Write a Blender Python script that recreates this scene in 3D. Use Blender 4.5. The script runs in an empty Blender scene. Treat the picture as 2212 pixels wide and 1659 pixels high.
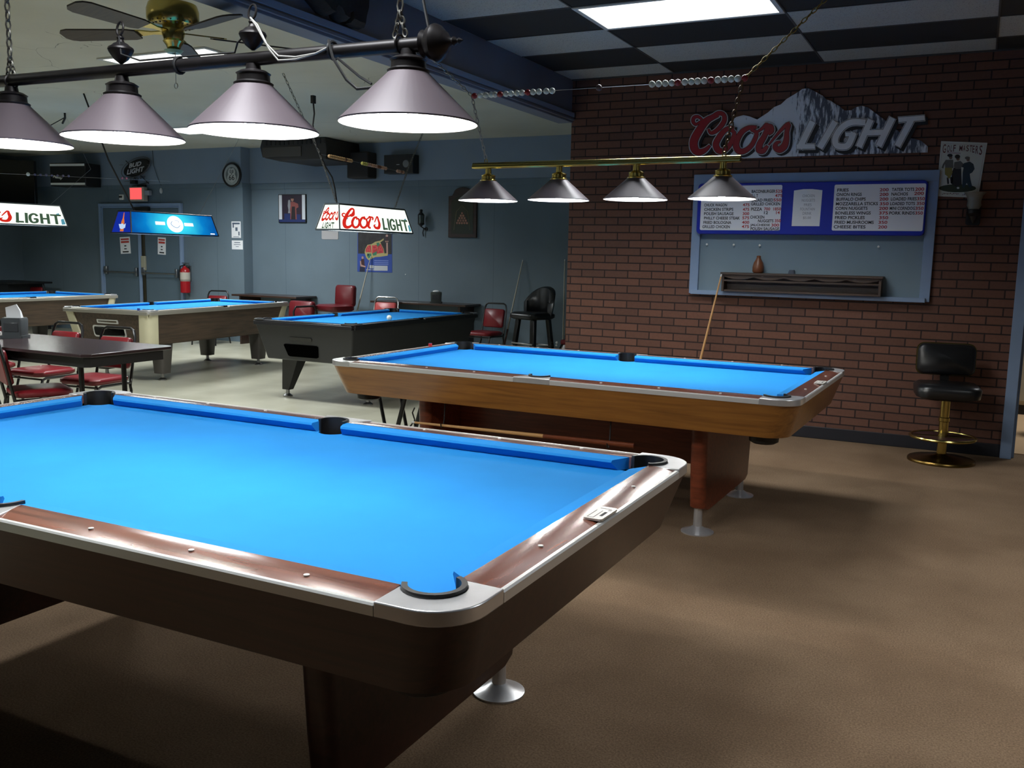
import bpy, bmesh, math, random
from mathutils import Vector, Matrix
random.seed(7)
PI = math.pi
S = bpy.context.scene
C = S.collection

# ------------------------------------------------------------------ camera
FPX, YAW, PITCH, ROLL, CAMH = 1993.35, 0.4619, -0.1387, 0.0209, 1.4601
IW, IH = 2212.0, 1659.0
def cam_axes():
    cy, sy, cp, sp = math.cos(YAW), math.sin(YAW), math.cos(PITCH), math.sin(PITCH)
    f = Vector((-sy*cp, cy*cp, sp)); r = Vector((cy, sy, 0)); u = r.cross(f)
    cr, sr = math.cos(ROLL), math.sin(ROLL)
    return cr*r+sr*u, -sr*r+cr*u, f
R_, U_, F_ = cam_axes()
cd = bpy.data.cameras.new('camera'); cam = bpy.data.objects.new('camera', cd); C.objects.link(cam)
cd.sensor_width = 36; cd.sensor_fit = 'HORIZONTAL'; cd.lens = FPX/IW*36; cd.clip_start = .05; cd.clip_end = 100
m = Matrix.Identity(4)
for i in range(3): m[i][0] = R_[i]; m[i][1] = U_[i]; m[i][2] = -F_[i]
m.translation = (0, 0, CAMH); cam.matrix_world = m
S.camera = cam
def W(px, py, ax, val):
    """a spot of the photograph carried onto a real wall / floor plane (axis ax = val)"""
    d = F_ + R_*((px-IW/2)/FPX) - U_*((py-IH/2)/FPX)
    o = Vector((0, 0, CAMH)); t = (val-o[ax])/d[ax]
    return o+d*t

# ------------------------------------------------------------------ world, exposure
w = bpy.data.worlds.new('world'); S.world = w; w.use_nodes = True
w.node_tree.nodes['Background'].inputs[0].default_value = (.5, .55, .6, 1)
w.node_tree.nodes['Background'].inputs[1].default_value = .02
S.view_settings.view_transform = 'Standard'; S.view_settings.look = 'None'
S.view_settings.exposure = 0.0; S.view_settings.gamma = 1; S.view_settings.use_curve_mapping = False
E_PANEL = 1.8      # ceiling fluorescent diffusers
W_ROOM, W_HALL = 34.0, 112.0   # watts under each lens, checkered room / hall
E_PANEL_L = 1.8   # the panels of the cream-ceilinged hall
E_BULB = 330.0      # bulbs in the cone shades
E_TUBE = 50.0      # tubes in the beer-light boxes

# ------------------------------------------------------------------ materials
def lin(c):
    return tuple((x/255/12.92 if x/255 <= .04045 else ((x/255+.055)/1.055)**2.4) for x in c[:3])+(1,)
MC = {}
def mat(name, col, rough=.5, metal=0, var=0, scale=8, stretch=(1, 1, 1), bump=0, emit=None, es=0, coat=0, spec=.5, detail=4):
    if name in MC: return MC[name]
    m = bpy.data.materials.new(name); m.use_nodes = True; nt = m.node_tree; b = nt.nodes['Principled BSDF']
    b.inputs['Base Color'].default_value = lin(col); b.inputs['Roughness'].default_value = rough; b.inputs['Metallic'].default_value = metal
    b.inputs['Specular IOR Level'].default_value = spec
    b.inputs['Coat Weight'].default_value = coat; b.inputs['Coat Roughness'].default_value = .08
    if emit: b.inputs['Emission Color'].default_value = lin(emit); b.inputs['Emission Strength'].default_value = es
    if var or bump:
        tc = nt.nodes.new('ShaderNodeTexCoord'); mp = nt.nodes.new('ShaderNodeMapping'); mp.inputs['Scale'].default_value = stretch
        nz = nt.nodes.new('ShaderNodeTexNoise'); nz.inputs['Scale'].default_value = scale; nz.inputs['Detail'].default_value = detail
        nt.links.new(tc.outputs['Object'], mp.inputs[0]); nt.links.new(mp.outputs[0], nz.inputs['Vector'])
        if var:
            rp = nt.nodes.new('ShaderNodeValToRGB'); c = lin(col)
            rp.color_ramp.elements[0].position = .3; rp.color_ramp.elements[1].position = .7
            rp.color_ramp.elements[0].color = tuple(x*(1-var) for x in c[:3])+(1,)
            rp.color_ramp.elements[1].color = tuple(min(1, x*(1+var)) for x in c[:3])+(1,)
            nt.links.new(nz.outputs['Fac'], rp.inputs[0]); nt.links.new(rp.outputs[0], b.inputs['Base Color'])
        if bump:
            bp = nt.nodes.new('ShaderNodeBump'); bp.inputs['Strength'].default_value = bump; bp.inputs['Distance'].default_value = .01
            nt.links.new(nz.outputs['Fac'], bp.inputs['Height']); nt.links.new(bp.outputs[0], b.inputs['Normal'])
    MC[name] = m; return m
def wood(name, c1, c2, rough=.3, stretch=(1.2, 22, 22), scale=2.2, coat=.6, ax='x'):
    if name in MC: return MC[name]
    m = bpy.data.materials.new(name); m.use_nodes = True; nt = m.node_tree; b = nt.nodes['Principled BSDF']
    b.inputs['Roughness'].default_value = rough; b.inputs['Coat Weight'].default_value = coat; b.inputs['Coat Roughness'].default_value = .12
    tc = nt.nodes.new('ShaderNodeTexCoord'); mp = nt.nodes.new('ShaderNodeMapping')
    mp.inputs['Scale'].default_value = stretch if ax == 'x' else (stretch[1], stretch[0], stretch[2])
    nz = nt.nodes.new('ShaderNodeTexNoise'); nz.inputs['Scale'].default_value = scale; nz.inputs['Detail'].default_value = 6; nz.inputs['Distortion'].default_value = .6
    n2 = nt.nodes.new('ShaderNodeTexNoise'); n2.inputs['Scale'].default_value = 3; n2.inputs['Detail'].default_value = 2
    mx = nt.nodes.new('ShaderNodeMath'); mx.operation = 'MULTIPLY_ADD'; mx.inputs[1].default_value = .35
    rp = nt.nodes.new('ShaderNodeValToRGB'); rp.color_ramp.elements[0].position = .42; rp.color_ramp.elements[1].position = .85
    rp.color_ramp.elements[0].color = lin(c1); rp.color_ramp.elements[1].color = lin(c2)
    L = nt.links.new
    L(tc.outputs['Object'], mp.inputs[0]); L(mp.outputs[0], nz.inputs['Vector']); L(tc.outputs['Object'], n2.inputs['Vector'])
    L(n2.outputs['Fac'], mx.inputs[0]); L(nz.outputs['Fac'], mx.inputs[2]); L(mx.outputs[0], rp.inputs[0]); L(rp.outputs[0], b.inputs['Base Color'])
    MC[name] = m; return m
def glow(name, col, s):
    if name in MC: return MC[name]
    m = bpy.data.materials.new(name); m.use_nodes = True; nt = m.node_tree; nt.nodes.clear()
    e = nt.nodes.new('ShaderNodeEmission'); o = nt.nodes.new('ShaderNodeOutputMaterial')
    e.inputs[0].default_value = lin(col); e.inputs[1].default_value = s; nt.links.new(e.outputs[0], o.inputs[0])
    MC[name] = m; return m

def mat_brick():
    m = bpy.data.materials.new('brick_veneer'); m.use_nodes = True; nt = m.node_tree; b = nt.nodes['Principled BSDF']; L = nt.links.new
    b.inputs['Roughness'].default_value = .75
    tc = nt.nodes.new('ShaderNodeTexCoord'); sp = nt.nodes.new('ShaderNodeSeparateXYZ'); cb = nt.nodes.new('ShaderNodeCombineXYZ'); ad = nt.nodes.new('ShaderNodeMath'); ad.operation = 'ADD'
    L(tc.outputs['Object'], sp.inputs[0]); L(sp.outputs[0], ad.inputs[0]); L(sp.outputs[1], ad.inputs[1]); L(ad.outputs[0], cb.inputs[0]); L(sp.outputs[2], cb.inputs[1])
    br = nt.nodes.new('ShaderNodeTexBrick'); L(cb.outputs[0], br.inputs['Vector'])
    br.offset = .5; br.inputs['Scale'].default_value = 1; br.inputs['Brick Width'].default_value = .222; br.inputs['Row Height'].default_value = .0672
    br.inputs['Mortar Size'].default_value = .0055; br.inputs['Mortar Smooth'].default_value = .15; br.inputs['Bias'].default_value = 0
    br.inputs['Color1'].default_value = lin((114, 75, 59)); br.inputs['Color2'].default_value = lin((95, 62, 49)); br.inputs['Mortar'].default_value = lin((36, 18, 14))
    nz = nt.nodes.new('ShaderNodeTexNoise'); nz.inputs['Scale'].default_value = 45; nz.inputs['Detail'].default_value = 5
    L(tc.outputs['Object'], nz.inputs['Vector'])
    mx = nt.nodes.new('ShaderNodeMixRGB'); mx.blend_type = 'MULTIPLY'; mx.inputs[0].default_value = .35
    L(br.outputs['Color'], mx.inputs[1]); L(nz.outputs['Fac'], mx.inputs[2]); L(mx.outputs[0], b.inputs['Base Color'])
    bp = nt.nodes.new('ShaderNodeBump'); bp.invert = True; bp.inputs['Strength'].default_value = .8; bp.inputs['Distance'].default_value = .008
    L(br.outputs['Fac'], bp.inputs['Height']); L(bp.outputs[0], b.inputs['Normal'])
    return m
def mat_carpet():
    m = bpy.data.materials.new('brown_carpet'); m.use_nodes = True; nt = m.node_tree; b = nt.nodes['Principled BSDF']; L = nt.links.new
    b.inputs['Roughness'].default_value = .95; b.inputs['Specular IOR Level'].default_value = .1
    tc = nt.nodes.new('ShaderNodeTexCoord')
    a = nt.nodes.new('ShaderNodeTexNoise'); a.inputs['Scale'].default_value = 150; a.inputs['Detail'].default_value = 6; a.inputs['Roughness'].default_value = .7
    c = nt.nodes.new('ShaderNodeTexNoise'); c.inputs['Scale'].default_value = 1.6; c.inputs['Detail'].default_value = 4
    L(tc.outputs['Object'], a.inputs['Vector']); L(tc.outputs['Object'], c.inputs['Vector'])
    r = nt.nodes.new('ShaderNodeValToRGB'); r.color_ramp.elements[0].position = .36; r.color_ramp.elements[1].position = .64
    r.color_ramp.elements[0].color = lin((104, 85, 67)); r.color_ramp.elements[1].color = lin((142, 119, 95))
    L(a.outputs['Fac'], r.inputs[0])
    r2 = nt.nodes.new('ShaderNodeValToRGB'); r2.color_ramp.elements[0].position = .35; r2.color_ramp.elements[1].position = .65
    r2.color_ramp.elements[0].color = (.72, .7, .68, 1); r2.color_ramp.elements[1].color = (1, 1, 1, 1); L(c.outputs['Fac'], r2.inputs[0])
    mx = nt.nodes.new('ShaderNodeMixRGB'); mx.blend_type = 'MULTIPLY'; mx.inputs[0].default_value = 1
    L(r.outputs[0], mx.inputs[1]); L(r2.outputs[0], mx.inputs[2]); L(mx.outputs[0], b.inputs['Base Color'])
    bp = nt.nodes.new('ShaderNodeBump'); bp.inputs['Strength'].default_value = .5; bp.inputs['Distance'].default_value = .006
    L(a.outputs['Fac'], bp.inputs['Height']); L(bp.outputs[0], b.inputs['Normal'])
    return m
def grid_mask(nt, tc, ax, period, width, off=0):
    L = nt.links.new
    sp = nt.nodes.new('ShaderNodeSeparateXYZ'); L(tc.outputs['Object'], sp.inputs[0])
    a = nt.nodes.new('ShaderNodeMath'); a.operation = 'ADD'; a.inputs[1].default_value = -off+1000*period; L(sp.outputs[ax], a.inputs[0])
    p = nt.nodes.new('ShaderNodeMath'); p.operation = 'PINGPONG'; p.inputs[1].default_value = period/2; L(a.outputs[0], p.inputs[0])
    l = nt.nodes.new('ShaderNodeMath'); l.operation = 'LESS_THAN'; l.inputs[1].default_value = width/2; L(p.outputs[0], l.inputs[0])
    return l.outputs[0]
def mat_tiles():
    m = bpy.data.materials.new('cream_vinyl_tile'); m.use_nodes = True; nt = m.node_tree; b = nt.nodes['Principled BSDF']; L = nt.links.new
    b.inputs['Roughness'].default_value = .3
    tc = nt.nodes.new('ShaderNodeTexCoord')
    n = nt.nodes.new('ShaderNodeTexNoise'); n.inputs['Scale'].default_value = 2.3; n.inputs['Detail'].default_value = 5; L(tc.outputs['Object'], n.inputs['Vector'])
    ck = nt.nodes.new('ShaderNodeTexWhiteNoise'); ck.noise_dimensions = '2D'
    sn = nt.nodes.new('ShaderNodeVectorMath'); sn.operation = 'SNAP'; sn.inputs[1].default_value = (.305, .305, 10); L(tc.outputs['Object'], sn.inputs[0]); L(sn.outputs[0], ck.inputs['Vector'])
    ad = nt.nodes.new('ShaderNodeMath'); ad.operation = 'MULTIPLY_ADD'; ad.inputs[1].default_value = .12; L(ck.outputs['Value'], ad.inputs[0]); L(n.outputs['Fac'], ad.inputs[2])
    r = nt.nodes.new('ShaderNodeValToRGB'); r.color_ramp.elements[0].position = .35; r.color_ramp.elements[1].position = .8
    r.color_ramp.elements[0].color = lin((150, 148, 130)); r.color_ramp.elements[1].color = lin((174, 172, 154)); L(ad.outputs[0], r.inputs[0])
    mx = nt.nodes.new('ShaderNodeMath'); mx.operation = 'MAXIMUM'; L(grid_mask(nt, tc, 0, .305, .003), mx.inputs[0]); L(grid_mask(nt, tc, 1, .305, .003), mx.inputs[1])
    mm = nt.nodes.new('ShaderNodeMixRGB'); mm.inputs[2].default_value = lin((140, 138, 122)); L(mx.outputs[0], mm.inputs[0]); L(r.outputs[0], mm.inputs[1]); L(mm.outputs[0], b.inputs['Base Color'])
    return m
def mat_checker():
    m = bpy.data.materials.new('checker_ceiling_tile'); m.use_nodes = True; nt = m.node_tree; b = nt.nodes['Principled BSDF']; L = nt.links.new
    b.inputs['Roughness'].default_value = .85
    tc = nt.nodes.new('ShaderNodeTexCoord'); sp = nt.nodes.new('ShaderNodeSeparateXYZ'); L(tc.outputs['Object'], sp.inputs[0])
    def cell(o, off, per):
        a = nt.nodes.new('ShaderNodeMath'); a.operation = 'SUBTRACT'; a.inputs[1].default_value = off; L(o, a.inputs[0])
        d = nt.nodes.new('ShaderNodeMath'); d.operation = 'DIVIDE'; d.inputs[1].default_value = per; L(a.outputs[0], d.inputs[0])
        f = nt.nodes.new('ShaderNodeMath'); f.operation = 'FLOOR'; L(d.outputs[0], f.inputs[0]); return f.outputs[0]
    s = nt.nodes.new('ShaderNodeMath'); s.operation = 'ADD'; L(cell(sp.outputs[0], -2.4473, 1.2192), s.inputs[0]); L(cell(sp.outputs[1], 6.2596, .6096), s.inputs[1])
    md = nt.nodes.new('ShaderNodeMath'); md.operation = 'FLOORED_MODULO'; md.inputs[1].default_value = 2; L(s.outputs[0], md.inputs[0])
    nz = nt.nodes.new('ShaderNodeTexNoise'); nz.inputs['Scale'].default_value = 120; nz.inputs['Detail'].default_value = 2; L(tc.outputs['Object'], nz.inputs['Vector'])
    r = nt.nodes.new('ShaderNodeValToRGB'); r.color_ramp.elements[0].position = .33; r.color_ramp.elements[0].color = lin((118, 120, 116)); r.color_ramp.elements[1].position = .42; r.color_ramp.elements[1].color = lin((160, 163, 158)); L(nz.outputs['Fac'], r.inputs[0])
    mx = nt.nodes.new('ShaderNodeMixRGB'); mx.inputs[1].default_value = lin((26, 27, 27)); L(md.outputs[0], mx.inputs[0]); L(r.outputs[0], mx.inputs[2]); L(mx.outputs[0], b.inputs['Base Color'])
    return m
def mat_panelling():
    m = bpy.data.materials.new('blue_wall_paint'); m.use_nodes = True; nt = m.node_tree; b = nt.nodes['Principled BSDF']; L = nt.links.new
    b.inputs['Roughness'].default_value = .6
    tc = nt.nodes.new('ShaderNodeTexCoord')
    n = nt.nodes.new('ShaderNodeTexNoise'); n.inputs['Scale'].default_value = 1.3; n.inputs['Detail'].default_value = 6; L(tc.outputs['Object'], n.inputs['Vector'])
    r = nt.nodes.new('ShaderNodeValToRGB'); r.color_ramp.elements[0].position = .3; r.color_ramp.elements[1].position = .7
    r.color_ramp.elements[0].color = lin((92, 108, 118)); r.color_ramp.elements[1].color = lin((101, 118, 129)); L(n.outputs['Fac'], r.inputs[0])
    mm = nt.nodes.new('ShaderNodeMixRGB'); mm.inputs[2].default_value = lin((70, 86, 100)); L(grid_mask(nt, tc, 0, 1.22, .006, .1), mm.inputs[0]); L(r.outputs[0], mm.inputs[1]); L(mm.outputs[0], b.inputs['Base Color'])
    return m
def mat_plaster():
    m = bpy.data.materials.new('cream_plaster'); m.use_nodes = True; nt = m.node_tree; b = nt.nodes['Principled BSDF']; L = nt.links.new
    b.inputs['Roughness'].default_value = .7
    tc = nt.nodes.new('ShaderNodeTexCoord'); n = nt.nodes.new('ShaderNodeTexNoise'); n.inputs['Scale'].default_value = .9; n.inputs['Detail'].default_value = 6; L(tc.outputs['Object'], n.inputs['Vector'])
    r = nt.nodes.new('ShaderNodeValToRGB'); r.color_ramp.elements[0].position = .3; r.color_ramp.elements[1].position = .7
    r.color_ramp.elements[0].color = lin((184, 182, 162)); r.color_ramp.elements[1].color = lin((200, 198, 180)); L(n.outputs['Fac'], r.inputs[0])
    v = nt.nodes.new('ShaderNodeTexVoronoi'); v.feature = 'DISTANCE_TO_EDGE'; v.inputs['Scale'].default_value = .55
    wn = nt.nodes.new('ShaderNodeTexNoise'); wn.inputs['Scale'].default_value = 2; L(tc.outputs['Object'], wn.inputs['Vector'])
    av = nt.nodes.new('ShaderNodeVectorMath'); av.operation = 'MULTIPLY_ADD'; av.inputs[1].default_value = (.5, .5, .5); L(wn.outputs['Color'], av.inputs[0]); L(tc.outputs['Object'], av.inputs[2]); L(av.outputs[0], v.inputs['Vector'])
    lt = nt.nodes.new('ShaderNodeMath'); lt.operation = 'LESS_THAN'; lt.inputs[1].default_value = .0012; L(v.outputs['Distance'], lt.inputs[0])
    gt = nt.nodes.new('ShaderNodeMath'); gt.operation = 'GREATER_THAN'; gt.inputs[1].default_value = .53; L(n.outputs['Fac'], gt.inputs[0])
    ml = nt.nodes.new('ShaderNodeMath'); ml.operation = 'MULTIPLY'; L(lt.outputs[0], ml.inputs[0]); L(gt.outputs[0], ml.inputs[1])
    mm = nt.nodes.new('ShaderNodeMixRGB'); mm.inputs[2].default_value = lin((140, 137, 120)); L(ml.outputs[0], mm.inputs[0]); L(r.outputs[0], mm.inputs[1]); L(mm.outputs[0], b.inputs['Base Color'])
    return m

M_cloth = mat('blue_billiard_cloth', (32, 128, 200), .85, 0, .06, 3, spec=.15)
M_chrome = mat('polished_aluminium', (214, 214, 216), .3, .75, .06, 14)
M_steel = mat('brushed_steel', (165, 165, 165), .3, 1)
M_brass = mat('polished_brass', (192, 174, 104), .22, 1)
M_black = mat('black_plastic', (20, 20, 21), .45)
M_blackg = mat('black_gloss', (14, 14, 15), .22)
M_rubber = mat('black_rubber', (16, 16, 17), .5)
M_red = mat('red_vinyl', (112, 21, 29), .35, 0, .08, 5)
M_dkred = mat('maroon_vinyl', (92, 22, 28), .35, 0, .08, 5)
M_bvinyl = mat('black_vinyl', (22, 23, 25), .32, 0, .1, 6, bump=.15)
M_white = mat('white_paint', (222, 224, 220), .5)
M_paper = mat('white_paper', (234, 236, 238), .8)
M_cream = mat('cream_laminate', (196, 190, 160), .4, 0, .04, 6)
M_bluetrim = mat('light_blue_paint', (126, 148, 178), .5, 0, .05, 4)
M_ink = mat('black_ink', (22, 22, 26), .7)
M_redink = mat('red_ink', (180, 30, 34), .6)

# ------------------------------------------------------------------ mesh builder
class MB:
    def __init__(s): s.v = []; s.f = []; s.m = []
    def add(s, vs, fs, mi=0):
        o = len(s.v); s.v += [Vector(p) for p in vs]; s.f += [[i+o for i in f] for f in fs]; s.m += [mi]*len(fs); return s
    def box(s, x0, x1, y0, y1, z0, z1, mi=0):
        vs = [(x, y, z) for z in (z0, z1) for x, y in ((x0, y0), (x1, y0), (x1, y1), (x0, y1))]
        return s.add(vs, [(3, 2, 1, 0), (4, 5, 6, 7), (0, 1, 5, 4), (1, 2, 6, 5), (2, 3, 7, 6), (3, 0, 4, 7)], mi)
    def obox(s, c, d, M, mi=0):
        c = Vector(c); h = [q/2 for q in d]
        vs = [c+M@Vector((x*h[0], y*h[1], z*h[2])) for z in (-1, 1) for x, y in ((-1, -1), (1, -1), (1, 1), (-1, 1))]
        return s.add(vs, [(3, 2, 1, 0), (4, 5, 6, 7), (0, 1, 5, 4), (1, 2, 6, 5), (2, 3, 7, 6), (3, 0, 4, 7)], mi)
    def loft(s, rings, mi=0, cap=True, close=False):
        n = len(rings[0]); vs = [p for r in rings for p in r]; fs = []
        k = len(rings)
        for a in range(k if close else k-1):
            b = (a+1) % k
            for i in range(n): j = (i+1) % n; fs.append((a*n+i, a*n+j, b*n+j, b*n+i))
        if cap and not close: fs.append(tuple(range(n))[::-1]); fs.append(tuple((k-1)*n+i for i in range(n)))
        return s.add(vs, fs, mi)
    def prism(s, poly, z0, z1, mi=0):
        return s.loft([[(x, y, z0) for x, y in poly], [(x, y, z1) for x, y in poly]], mi)
    def wallpoly(s, poly, y0, y1, mi=0):
        """outline in wall coordinates (x, z) with real thickness y0..y1"""
        return s.loft([[(x, y0, z) for x, z in poly], [(x, y1, z) for x, z in poly]], mi)
    def lathe(s, prof, c=(0, 0, 0), n=24, mi=0, axis='z', cap=True, a0=0):
        rings = []
        for r, h in prof:
            ring = []
            for i in range(n):
                a = a0+2*PI*i/n; p = (r*math.cos(a), r*math.sin(a), h)
                if axis == 'x': p = (h, r*math.cos(a), r*math.sin(a))
                elif axis == 'y': p = (r*math.cos(a), h, r*math.sin(a))
                ring.append((p[0]+c[0], p[1]+c[1], p[2]+c[2]))
            rings.append(ring)
        return s.loft(rings, mi, cap)
    def tube(s, pts, r, n=8, mi=0, closed=False):
        P = [Vector(p) for p in pts]; k = len(P); rings = []
        rr = r if isinstance(r, (list, tuple)) else [r]*k
        up = None
        for i in range(k):
            if closed: t = (P[(i+1) % k]-P[i-1])
            else: t = P[min(i+1, k-1)]-P[max(i-1, 0)]
            if t.length < 1e-9: t = Vector((0, 0, 1))
            t.normalize()
            if up is None:
                up = Vector((0, 0, 1)) if abs(t.z) < .9 else Vector((1, 0, 0))
            a = up-t*up.dot(t)
            if a.length < 1e-6: a = Vector((1, 0, 0)).cross(t)
            a.normalize(); up = a; b = t.cross(a)
            rings.append([P[i]+(a*math.cos(2*PI*j/n)+b*math.sin(2*PI*j/n))*rr[i] for j in range(n)])
        return s.loft(rings, mi, not closed, closed)
    def ball(s, c, r, n=16, k=10, mi=0, sq=(1, 1, 1)):
        rings = []
        for a in range(k+1):
            t = PI*a/k; q = max(math.sin(t), .002)
            rings.append([(c[0]+sq[0]*r*q*math.cos(2*PI*i/n), c[1]+sq[1]*r*q*math.sin(2*PI*i/n), c[2]-sq[2]*r*math.cos(t)) for i in range(n)])
        return s.loft(rings, mi)
    def ribbon(s, pts, wd, y0, y1, mi=0, fn=None):
        """stroke of a letter in the (x, z) plane, thickness y0..y1"""
        P = [Vector(p) for p in pts]; k = len(P); L = []; R = []
        ww = wd if isinstance(wd, (list, tuple)) else [wd]*k
        for i in range(k):
            t = (P[min(i+1, k-1)]-P[max(i-1, 0)]); t.normalize(); nrm = Vector((-t.y, t.x))
            e = P[i].copy()
            if i == 0: e -= t*ww[i]*.3
            if i == k-1: e += t*ww[i]*.3
            L.append(e+nrm*ww[i]/2); R.append(e-nrm*ww[i]/2)
        for i in range(k-1):
            q = [L[i], L[i+1], R[i+1], R[i]]
            s.loft([[(a.x, y0, a.y) for a in q], [(a.x, y1, a.y) for a in q]], mi)
        return s
    def build(s, name, mats, parent=None, bevel=0, seg=2, smooth=35, sub=0, origin=None):
        me = bpy.data.meshes.new(name); o = Vector(origin) if origin else Vector((0, 0, 0))
        me.from_pydata([p-o for p in s.v], [], s.f); 
        if not isinstance(mats, (list, tuple)): mats = [mats]
        for q in mats: me.materials.append(q)
        me.polygons.foreach_set('material_index', s.m)
        bm = bmesh.new(); bm.from_mesh(me); bmesh.ops.recalc_face_normals(bm, faces=bm.faces); bm.to_mesh(me); bm.free()
        if smooth: me.shade_smooth(); me.set_sharp_from_angle(angle=math.radians(smooth))
        ob = bpy.data.objects.new(name, me); C.objects.link(ob)
        if origin: ob.location = o
        if parent:
            ob.parent = parent
        if bevel:
            b = ob.modifiers.new('bevel', 'BEVEL'); b.width = bevel; b.segments = seg; b.limit_method = 'ANGLE'; b.angle_limit = math.radians(40); b.harden_normals = False
        if sub:
            b = ob.modifiers.new('sub', 'SUBSURF'); b.levels = sub; b.render_levels = sub
        return ob
def tag(o, label=None, cat=None, group=None, kind=None):
    if label: o['label'] = label
    if cat: o['category'] = cat
    if group: o['group'] = group
    if kind: o['kind'] = kind
    return o
def thing(name, label, cat, loc=(0, 0, 0), rz=0, group=None):
    o = bpy.data.objects.new(name, None); C.objects.link(o); o.location = loc; o.rotation_euler = (0, 0, rz); o.empty_display_size = .1
    return tag(o, label, cat, group)
def struct(o, label=None): o['kind'] = 'structure'; 
def kids(o): return [q for q in bpy.data.objects if q.parent == o]
def dup(o, loc=None, rz=None, label=None, parent=None):
    c = o.copy(); C.objects.link(c); c.parent = parent
    if loc is not None: c.location = loc
    if rz is not None: c.rotation_euler = (0, 0, rz)
    if label: c['label'] = label
    for q in kids(o): dup(q, parent=c)
    return c
def arc(cx, cy, r, a0, a1, n):
    return [(cx+r*math.cos(math.radians(a0+(a1-a0)*i/n)), cy+r*math.sin(math.radians(a0+(a1-a0)*i/n))) for i in range(n+1)]
def rrect(hx, hy, r, n=5):
    p = []
    for cx, cy, a in ((hx-r, hy-r, 0), (-hx+r, hy-r, 90), (-hx+r, -hy+r, 180), (hx-r, -hy+r, 270)): p += arc(cx, cy, r, a, a+90, n)
    return p
_TC = {}
def text_geo(t, bold=0, shear=0):
    k = (t, bold, shear)
    if k in _TC: return _TC[k]
    cu = bpy.data.curves.new('t', 'FONT'); cu.body = t; cu.size = 1; cu.resolution_u = 3; cu.offset = bold; cu.shear = shear
    ob = bpy.data.objects.new('t', cu); C.objects.link(ob); dg = bpy.context.evaluated_depsgraph_get(); me = ob.evaluated_get(dg).to_mesh()
    vs = [(p.co.x, p.co.y) for p in me.vertices]; fs = [tuple(p.vertices) for p in me.polygons]
    bpy.data.objects.remove(ob); bpy.data.curves.remove(cu)
    x0 = min(p[0] for p in vs); x1 = max(p[0] for p in vs); y0 = min(p[1] for p in vs); y1 = max(p[1] for p in vs)
    _TC[k] = ([((x-x0)/(x1-x0), (y-y0)/(y1-y0)) for x, y in vs], fs, (x1-x0)/(y1-y0)); return _TC[k]
def put_text(mb, t, fn, mi=0, bold=.01, shear=0):
    """fn maps (0..1, 0..1) of the word's box to a 3-D point on the surface it is printed on"""
    vs, fs, _ = text_geo(t, bold, shear); mb.add([fn(u, v) for u, v in vs], fs, mi); return mb
def wallbox(x0, x1, z0, z1, y): return lambda u, v: (x0+(x1-x0)*u, y, z0+(z1-z0)*v)

# ================================================================== the room
CH = 3.031; BX = -3.39; YB = 7.907; YL = 11.2; YR = 11.4; XP = -10.33
M_carpet = mat_carpet(); M_tile = mat_tiles(); M_brick = mat_brick(); M_check = mat_checker(); M_wall = mat_panelling(); M_plaster = mat_plaster()
M_wallup = mat('blue_wall_paint_upper', (122, 137, 152), .6, 0, .04, 2)
M_beam = mat('slate_blue_paint', (100, 106, 120), .55, 0, .05, 3)
M_base = mat('dark_navy_vinyl', (24, 26, 34), .5)
def st(name, mb, m, **k):
    o = mb.build(name, m, **k); o['kind'] = 'structure'; return o
st('floor', MB().box(BX+.03, 5.0, -4, 12, -.1, 0), M_carpet)
st('floor', MB().box(-16, BX+.03, -4, 12, -.1, 0), M_tile)
st('trim_2', MB().box(BX, BX+.05, -4, YB, 0, .004), mat('carpet_edge_strip', (70, 62, 52), .6))
st('ceiling', MB().box(BX, 5.0, -4, 12, CH, CH+.1), M_check)
st('ceiling', MB().box(-16, BX, -4, 12, CH, CH+.1), M_plaster)
g = MB()
gx, gy = -2.4473, 6.2596
M_tbar = mat('ceiling_grid_bars', (60, 60, 60), .6)
for i in range(-1, 7): g.box(gx+1.2192*i-.006, gx+1.2192*i+.006, -4, YB, CH-.004, CH)
for j in range(-16, 3): g.box(BX, 5, gy+.6096*j-.006, gy+.6096*j+.006, CH-.004, CH)
g.box(BX, .35, YB-.02, YB, CH-.012, CH)
st('trim_3', g, M_tbar)
# brick wall, doorway post at its right end, baseboard
st('wall_right', MB().box(BX, .275, YB, YB+.17, 0, CH), M_brick)
st('baseboard_right', MB().box(BX+.01, .265, YB-.012, YB, 0, .10), M_base, bevel=.004)
st('trim_4', MB().box(.262, .34, YB-.05, YB+.2, 0, CH).box(.335, .36, YB+.02, YB+.12, 0, CH), M_bluetrim, bevel=.003)
# header beam between the two rooms with stepped moulding
b = MB().box(BX-.11, BX, -4, YB+.17, 2.70, CH)
b.box(BX-.14, BX+.018, -4, YB, 2.685, 2.745).box(BX-.15, BX+.03, -4, YB, 2.672, 2.690).box(BX-.13, BX+.012, -4, YB, 2.655, 2.675)
st('trim_1', b, M_beam, bevel=.003)
b = MB().box(BX, BX+.028, -4, YB, 2.700, 2.742)
st('trim_5', b, mat('pale_blue_grey_paint', (120, 136, 158), .5), bevel=.004)
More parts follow.
